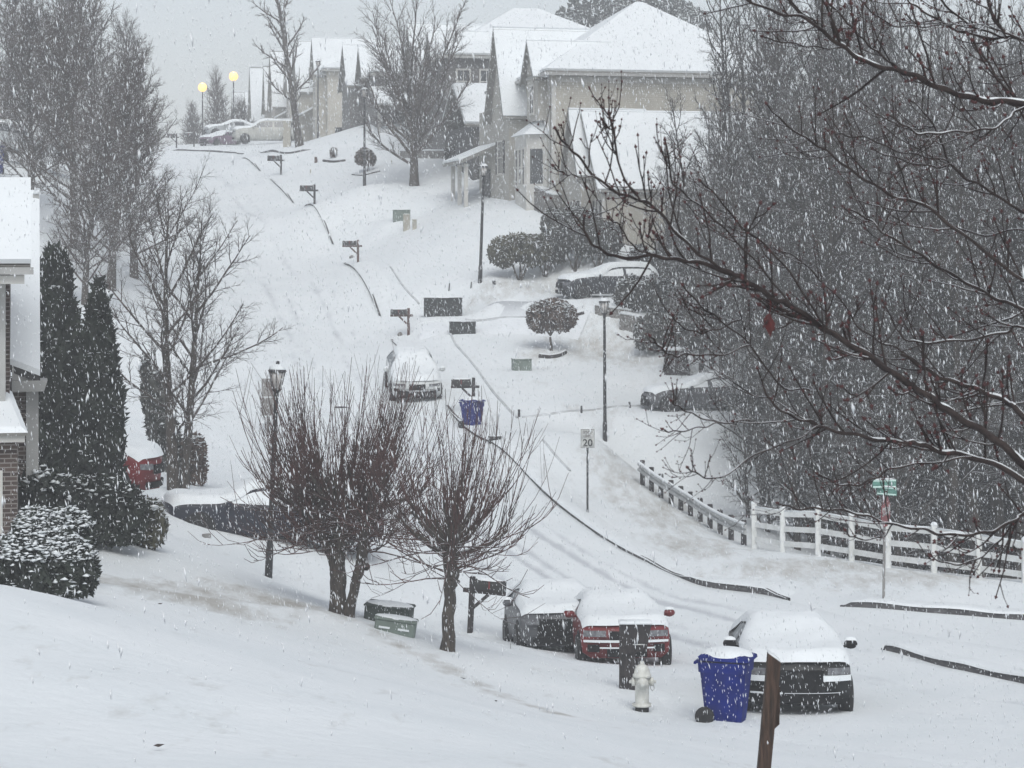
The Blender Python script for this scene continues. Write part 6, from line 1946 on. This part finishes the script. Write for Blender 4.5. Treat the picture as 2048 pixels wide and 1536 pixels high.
# ---------------------------------------------------------------- near tree: limbs reaching in from the right
LIMBS = [  # photo polyline from the thick end to the tip, thickness in photo px at both ends, depth at both ends
 ([(2440,1330),(2250,1110),(2048,929),(1990,878),(1940,848),(1887,816),(1858,793),(1794,752),(1741,714),(1682,678),(1635,649),(1580,610),(1550,599),(1501,567),(1470,550),(1395,525),(1350,519),(1307,512),(1240,515),(1207,502),(1182,485),(1168,458),(1169,430)], 34, 5, 9.0, 8.2),
 ([(1470,550),(1432,530),(1392,503),(1350,462),(1312,417),(1280,400),(1240,387),(1192,355),(1154,310),(1130,288),(1110,258)], 13, 5, 8.45, 8.0),
 ([(2440,1300),(2250,1030),(2048,834),(2019,807),(1975,787),(1928,769),(1881,755),(1840,731),(1802,708)], 28, 8, 9.0, 9.3),
 ([(1840,731),(1800,700),(1756,681),(1712,649),(1690,610),(1640,560),(1600,520),(1560,500)], 9, 4, 9.3, 9.5),
 ([(2440,1370),(2240,1120),(2048,962),(1943,914),(1887,905),(1840,888),(1817,885),(1770,882),(1712,870),(1653,858),(1627,845),(1589,835),(1550,811),(1530,782),(1515,735)], 26, 4, 9.0, 8.6),
 ([(1943,914),(1858,926),(1785,936),(1753,955),(1712,970),(1671,967),(1635,946)], 9, 5, 8.85, 8.7),
 ([(2400,800),(2200,920),(2048,1025),(2034,1037),(1990,1060),(1946,1068),(1887,1069),(1843,1058),(1785,1049),(1741,1034),(1690,1022),(1635,1017),(1590,1017),(1555,1005)], 15, 4, 9.0, 8.3),
 ([(2034,1037),(1995,1085),(1950,1120),(1900,1128),(1860,1112)], 8, 4, 8.9, 8.7),
 ([(1785,1049),(1762,1075),(1710,1076),(1690,1062)], 6, 4, 8.6, 8.5),
 ([(2440,330),(2250,240),(2046,206),(1975,202),(1923,190),(1873,173),(1823,149),(1785,139),(1729,123),(1691,97),(1653,70),(1612,37),(1556,26),(1498,1),(1470,-20)], 30, 5, 9.0, 8.3),
 ([(1653,70),(1630,45),(1589,12),(1575,-15)], 7, 4, 8.6, 8.5),
 ([(1797,138),(1765,112),(1735,88),(1710,62),(1691,41),(1653,0),(1640,-20)], 9, 5, 8.7, 8.6),
 ([(1691,97),(1640,95),(1590,88),(1525,75)], 6, 4, 8.6, 8.5),
 ([(2440,760),(2250,640),(2048,560),(1980,510),(1900,450),(1843,407),(1800,398),(1741,366),(1697,337),(1653,302),(1618,281),(1565,243),(1533,208)], 16, 4, 9.0, 8.4),
 ([(2440,840),(2240,690),(2048,618),(1990,596),(1931,564),(1873,532),(1826,500),(1770,468),(1740,440),(1700,420)], 18, 5, 9.0, 9.6),
 ([(2400,220),(2200,110),(2048,78),(1970,75),(1905,56),(1849,23),(1820,4),(1800,-20)], 15, 5, 9.0, 9.2),
 ([(2048,80),(1990,69),(1929,43),(1882,0),(1870,-20)], 9, 6, 9.05, 9.0),
 ([(1929,43),(1888,50),(1835,53),(1779,48),(1735,15),(1715,-10)], 6, 4, 9.0, 8.8),
 ([(2300,170),(2048,82),(2005,59),(1984,32),(1975,0),(1970,-20)], 10, 6, 9.0, 8.9),
 ([(2400,80),(2200,140),(2048,214),(2019,234),(1990,255),(1940,262),(1888,265),(1841,268),(1811,252),(1776,231)], 12, 4, 9.0, 8.5),
 ([(2440,600),(2240,500),(2048,425),(1975,378),(1929,355),(1896,322),(1882,281),(1852,229),(1820,200)], 13, 4, 9.0, 8.7),
 ([(1929,355),(1905,331),(1867,334),(1800,319),(1745,299)], 7, 4, 8.8, 8.6),
 ([(1896,322),(1844,312),(1785,299),(1741,278),(1691,271),(1665,264)], 7, 4, 8.8, 8.4),
 ([(2300,480),(2120,330),(2048,235),(2010,180),(1985,140),(1960,100)], 10, 5, 9.0, 9.3),
 ([(2400,560),(2200,480),(2048,460),(1960,470),(1890,440),(1850,400)], 9, 4, 9.0, 9.4),
 ([(1682,678),(1640,640),(1590,560),(1540,500),(1480,450),(1440,400),(1400,360)], 9, 4, 8.6, 8.5),
 ([(1580,610),(1530,545),(1470,480),(1420,430),(1375,392),(1345,365),(1338,320),(1330,278)], 8, 4, 8.5, 8.3),
 ([(1280,400),(1245,350),(1232,300),(1228,265),(1218,228)], 8, 5, 8.2, 8.1),
 ([(1228,265),(1212,250),(1205,240)], 5, 4, 8.1, 8.1),
 ([(1192,355),(1150,352),(1125,345),(1106,333)], 5, 4, 8.1, 8.0),
 ([(1307,512),(1270,495),(1250,470),(1238,450),(1217,437)], 6, 4, 8.3, 8.2),
 ([(1312,512),(1310,490),(1300,475),(1294,474)], 5, 4, 8.3, 8.2),
 ([(1500,690),(1440,710),(1380,708),(1350,712),(1330,703),(1312,685),(1300,670)], 7, 5, 8.6, 8.3),
 ([(2200,700),(2048,655),(2010,665),(1930,680),(1850,685),(1810,678),(1790,650),(1765,600)], 12, 4, 9.0, 9.2),
 ([(1480,640),(1430,660),(1395,665),(1360,650),(1345,632)], 6, 4, 8.6, 8.4),
 ([(1620,780),(1560,770),(1500,690),(1440,640),(1400,610),(1365,570)], 8, 4, 8.8, 8.5),
 ([(1640,850),(1590,880),(1520,905),(1440,955),(1400,950),(1375,935)], 6, 4, 8.6, 8.2),
 ([(1500,840),(1440,845),(1390,830),(1360,815),(1342,803)], 6, 4, 8.6, 8.4),
 ([(1440,845),(1400,855),(1350,863),(1325,860)], 5, 4, 8.5, 8.4),
]


def near_tree():
    rng = np.random.default_rng(5)
    bx = (2470 - 1024) / F * 9.0
    base = Vector((bx, 9.0, T(bx, 9.0)))
    root = empty('maple_tree', base, 0, 'near bare tree reaching in from the right with snow on its limbs', 'tree')
    O = np.array(base)
    tr = TB(); li = TB(); tw = TB(); bd = []; sn = []
    P = wander_line(rng, 7.2, 10, (0, 0), .015); P[0, 2] -= .3
    tr.tube(P, .17 * np.linspace(1.2, .6, 11), 12)
    for pl, w0, w1, d0, d1 in LIMBS:
        n = len(pl); D = np.linspace(d0, d1, n) + np.r_[0, rng.normal(size=n - 1) * .02]
        W = np.array([px(x, y, d) for (x, y), d in zip(pl, D)]) - O
        k = 6 * n; S = spline(W, k)
        S += np.stack([np.zeros(k), np.zeros(k), .004 * np.sin(np.arange(k) * .9)], -1)
        R = np.linspace(w0 * .52, w1 * .85, k) / F * 9.0 / 2 * (1 + .10 * np.sin(np.arange(k) * 1.1) * rng.uniform(.3, 1))
        li.tube(S, R, 7 if w0 > 9 else 5)
        # snow lying on top of the thick limbs, in broken lengths
        if w0 >= 9:
            i = 0
            while i < k - 6:
                ln = int(rng.uniform(5, 16))
                if rng.uniform() < (.55 if w0 > 14 else .25):
                    seg = S[i:i + ln + 1]; rr = R[i:i + ln + 1]; m = len(seg)
                    if m > 3:
                        sn.append((seg + np.stack([np.zeros(m), np.zeros(m), rr * .85], -1), rr * .55 * np.clip(np.minimum(np.arange(m), np.arange(m)[::-1]) / 2 + .25, 0, 1) * rng.uniform(.7, 1.15)))
                i += ln + int(rng.uniform(1, 5))
        # side twigs with buds
        cum = np.linspace(0, 1, k); vis = [(x if x < 2060 else None) for x, y in pl]
        nt = int(n * 2.0)
        for _ in range(nt):
            t = rng.uniform(.12, .99); j = min(int(t * (k - 1)), k - 2)
            d = unit(S[j + 1] - S[j]); a = math.radians(rng.uniform(25, 62)) * rng.choice([-1, 1])
            up = np.array([0, 0, 1.]); sd = np.cross(d, np.array([0, 1., 0])); sd = unit(sd)
            nd = unit(d * math.cos(a) + sd * math.sin(a) + np.array([0, rng.normal() * .35, .12]))
            L = rng.uniform(.06, .34) * (1.0 if w0 > 9 else .6)
            q = S[j]; Q = [q]
            for s_ in range(5):
                nd = unit(nd + np.array([0, 0, .10]) + rng.normal(size=3) * .10); q = q + nd * L / 5; Q.append(q)
            Q = np.array(Q); r = min(R[j] * .6, rng.uniform(.0035, .0062))
            tw.tube(Q, r * np.linspace(1, .55, 6), 4)
            bd.append((Q[-1], nd, r * 1.9)); 
            for b_ in (1, 3, 4):
                if rng.uniform() < .6: bd.append((Q[b_] + rng.normal(size=3) * .004, unit(nd + rng.normal(size=3) * .7), r * 1.6))
            for _2 in range(rng.integers(0, 4)):
                t2 = rng.integers(1, 5); d2 = unit(nd + rng.normal(size=3) * .55 + np.array([0, 0, .15])); l2 = L * rng.uniform(.25, .55)
                tw.tube([Q[t2], Q[t2] + d2 * l2 * .5, Q[t2] + d2 * l2 + [0, 0, .02]], [r * .7, r * .6, r * .5], 3)
                bd.append((Q[t2] + d2 * l2 + [0, 0, .02], d2, r * 1.7))
        if w1 <= 5: bd.append((S[-1], unit(S[-1] - S[-3]), .008))
    tr.build('trunk', M['fore_bark'], root); li.build('limbs', M['fore_bark'], root); tw.build('twigs', M['fore_bark'], root)
    base_ = np.array([[1, 0, 0], [0, 1, 0], [-1, 0, 0], [0, -1, 0], [0, 0, 1.9], [0, 0, -.9]], float)
    tri = np.array([[0, 1, 4], [1, 2, 4], [2, 3, 4], [3, 0, 4], [1, 0, 5], [2, 1, 5], [3, 2, 5], [0, 3, 5]])
    V = []; Q = []
    for i, (p, d, s) in enumerate(bd):
        d = unit(d); e1 = unit(np.cross(d, np.array([.3, .9, .2]))); e2 = np.cross(d, e1)
        V.append(p + (base_[:, 0:1] * e1 + base_[:, 1:2] * e2 + base_[:, 2:3] * d) * min(s, .011)); Q.append(tri + 6 * i)
    b = np_mesh('buds', np.concatenate(V), np.concatenate(Q), M['bud'], root, True); b['kind'] = 'stuff'
    st = TB()
    for S, R in sn: st.tube(S, R, 6)
    s = st.build('snow_cover', M['snow'], root); s['kind'] = 'stuff'
    # one dark red leaf still hanging
    c = px(1539, 650, 8.55)
    lf = empty('hanging_leaf', c, 0, 'single dark red leaf hanging among the near branches', 'leaf')
    w = .027; h = .047
    Vv = [(.004, 0, -h), (-.010, .004, -h * .45), (-w * .75, .006, -h * .1), (-w * .9, .004, h * .45), (-w * .45, -.004, h * .85), (0, -.006, h), (w * .35, -.003, h * .55), (w * .85, .006, h * .15), (w * .8, .008, -h * .25), (.012, .004, -h * .5), (0, -.012, h * .1)]
    m = MB(); m.add(Vv, [(i, (i + 1) % 10, 10) for i in range(10)]); m.build('blade', M['deadleaf'], lf)
    MB().tube([(.0, 0, h), (.006, 0, h + .03), (.002, .01, h + .06)], .0015, 4).build('stalk', M['deadleaf'], lf)


near_tree()


# ---------------------------------------------------------------- falling snow: clumped wet flakes in the air
def falling_snow():
    rng = np.random.default_rng(99)
    N = 430000
    d = 15.0 + (78.0 - 15.0) * rng.uniform(0, 1, N) ** .60
    d[:60000] = rng.uniform(78, 190, 60000); d[60000:60500] = rng.uniform(9.0, 15.0, 500)
    x = rng.uniform(-.29, .29, N) * d + rng.uniform(-1, 1, N) * 1.5
    z = rng.uniform(-.28, .16, N) * d + rng.uniform(-1, 1, N) * 1.0
    g = T(x, d)
    gust = vnoise(x, z * .35 + d * .6, 3.5, 17) * .5 + vnoise(x + 40, z * .3 + d, 9.0, 18) * .5
    ok = (z > g + .15) & (rng.uniform(-1.0, 1.0, N) < gust * 1.4 + .45)
    x, d, z = x[ok], d[ok], z[ok]; n = len(x)
    s = np.where(rng.uniform(0, 1, n) < .78, rng.lognormal(0, .35, n) * .0035, rng.lognormal(0, .35, n) * .0060); s = np.minimum(s, .013)
    a = rng.uniform(2.4, 5.4, n)       # clumps hang long as they drop
    c, q = math.cos(2 * math.pi / 3), math.sin(2 * math.pi / 3)
    base = np.array([[1, 0, 0], [c, q, 0], [c, -q, 0], [0, 0, 1], [0, 0, -1]], float)
    V = base[None] * np.stack([s, s, s * a], -1)[:, None, :]
    V *= rng.uniform(.6, 1.4, (n, 5, 1))
    tx = rng.normal(-.10, .13, n)[:, None]; ty = rng.normal(0, .12, n)[:, None]
    V[:, :, 0] += V[:, :, 2] * tx; V[:, :, 1] += V[:, :, 2] * ty
    V += np.stack([x, d, z], -1)[:, None, :]
    tri = np.array([[0, 1, 3], [1, 2, 3], [2, 0, 3], [1, 0, 4], [2, 1, 4], [0, 2, 4]])
    Q = (tri[None] + 5 * np.arange(n)[:, None, None]).reshape(-1, 3)
    V = V.reshape(-1, 3).astype(np.float32); Q = Q.astype(np.int32)
    me = bpy.data.meshes.new('falling_snow')
    me.vertices.add(len(V)); me.vertices.foreach_set('co', V.ravel())
    me.loops.add(Q.size); me.loops.foreach_set('vertex_index', Q.ravel())
    me.polygons.add(len(Q)); me.polygons.foreach_set('loop_start', np.arange(0, Q.size, 3, dtype=np.int32)); me.polygons.foreach_set('loop_total', np.full(len(Q), 3, dtype=np.int32))
    me.update(calc_edges=True)
    o = link('falling_snow', me, M['flake'], None, True)
    tag(o, kind='stuff')


falling_snow()
# ---------------------------------------------------------------- haze
hz_m = bpy.data.materials.new('haze'); hz_m.use_nodes = True
hn = hz_m.node_tree.nodes; hl = hz_m.node_tree.links
for q in list(hn):
    if q.type == 'BSDF_PRINCIPLED': hn.remove(q)
pv = hn.new('ShaderNodeVolumePrincipled')
pv.inputs['Color'].default_value = (.98, .985, .99, 1)
pv.inputs['Density'].default_value = HAZE_DENSITY
pv.inputs['Anisotropy'].default_value = .2
hl.new(pv.outputs['Volume'], [q for q in hn if q.type == 'OUTPUT_MATERIAL'][0].inputs['Volume'])
hzb = MB().box(-800, 800, -100, 1100, -27, 32).build('haze', hz_m)
tag(hzb, kind='stuff')
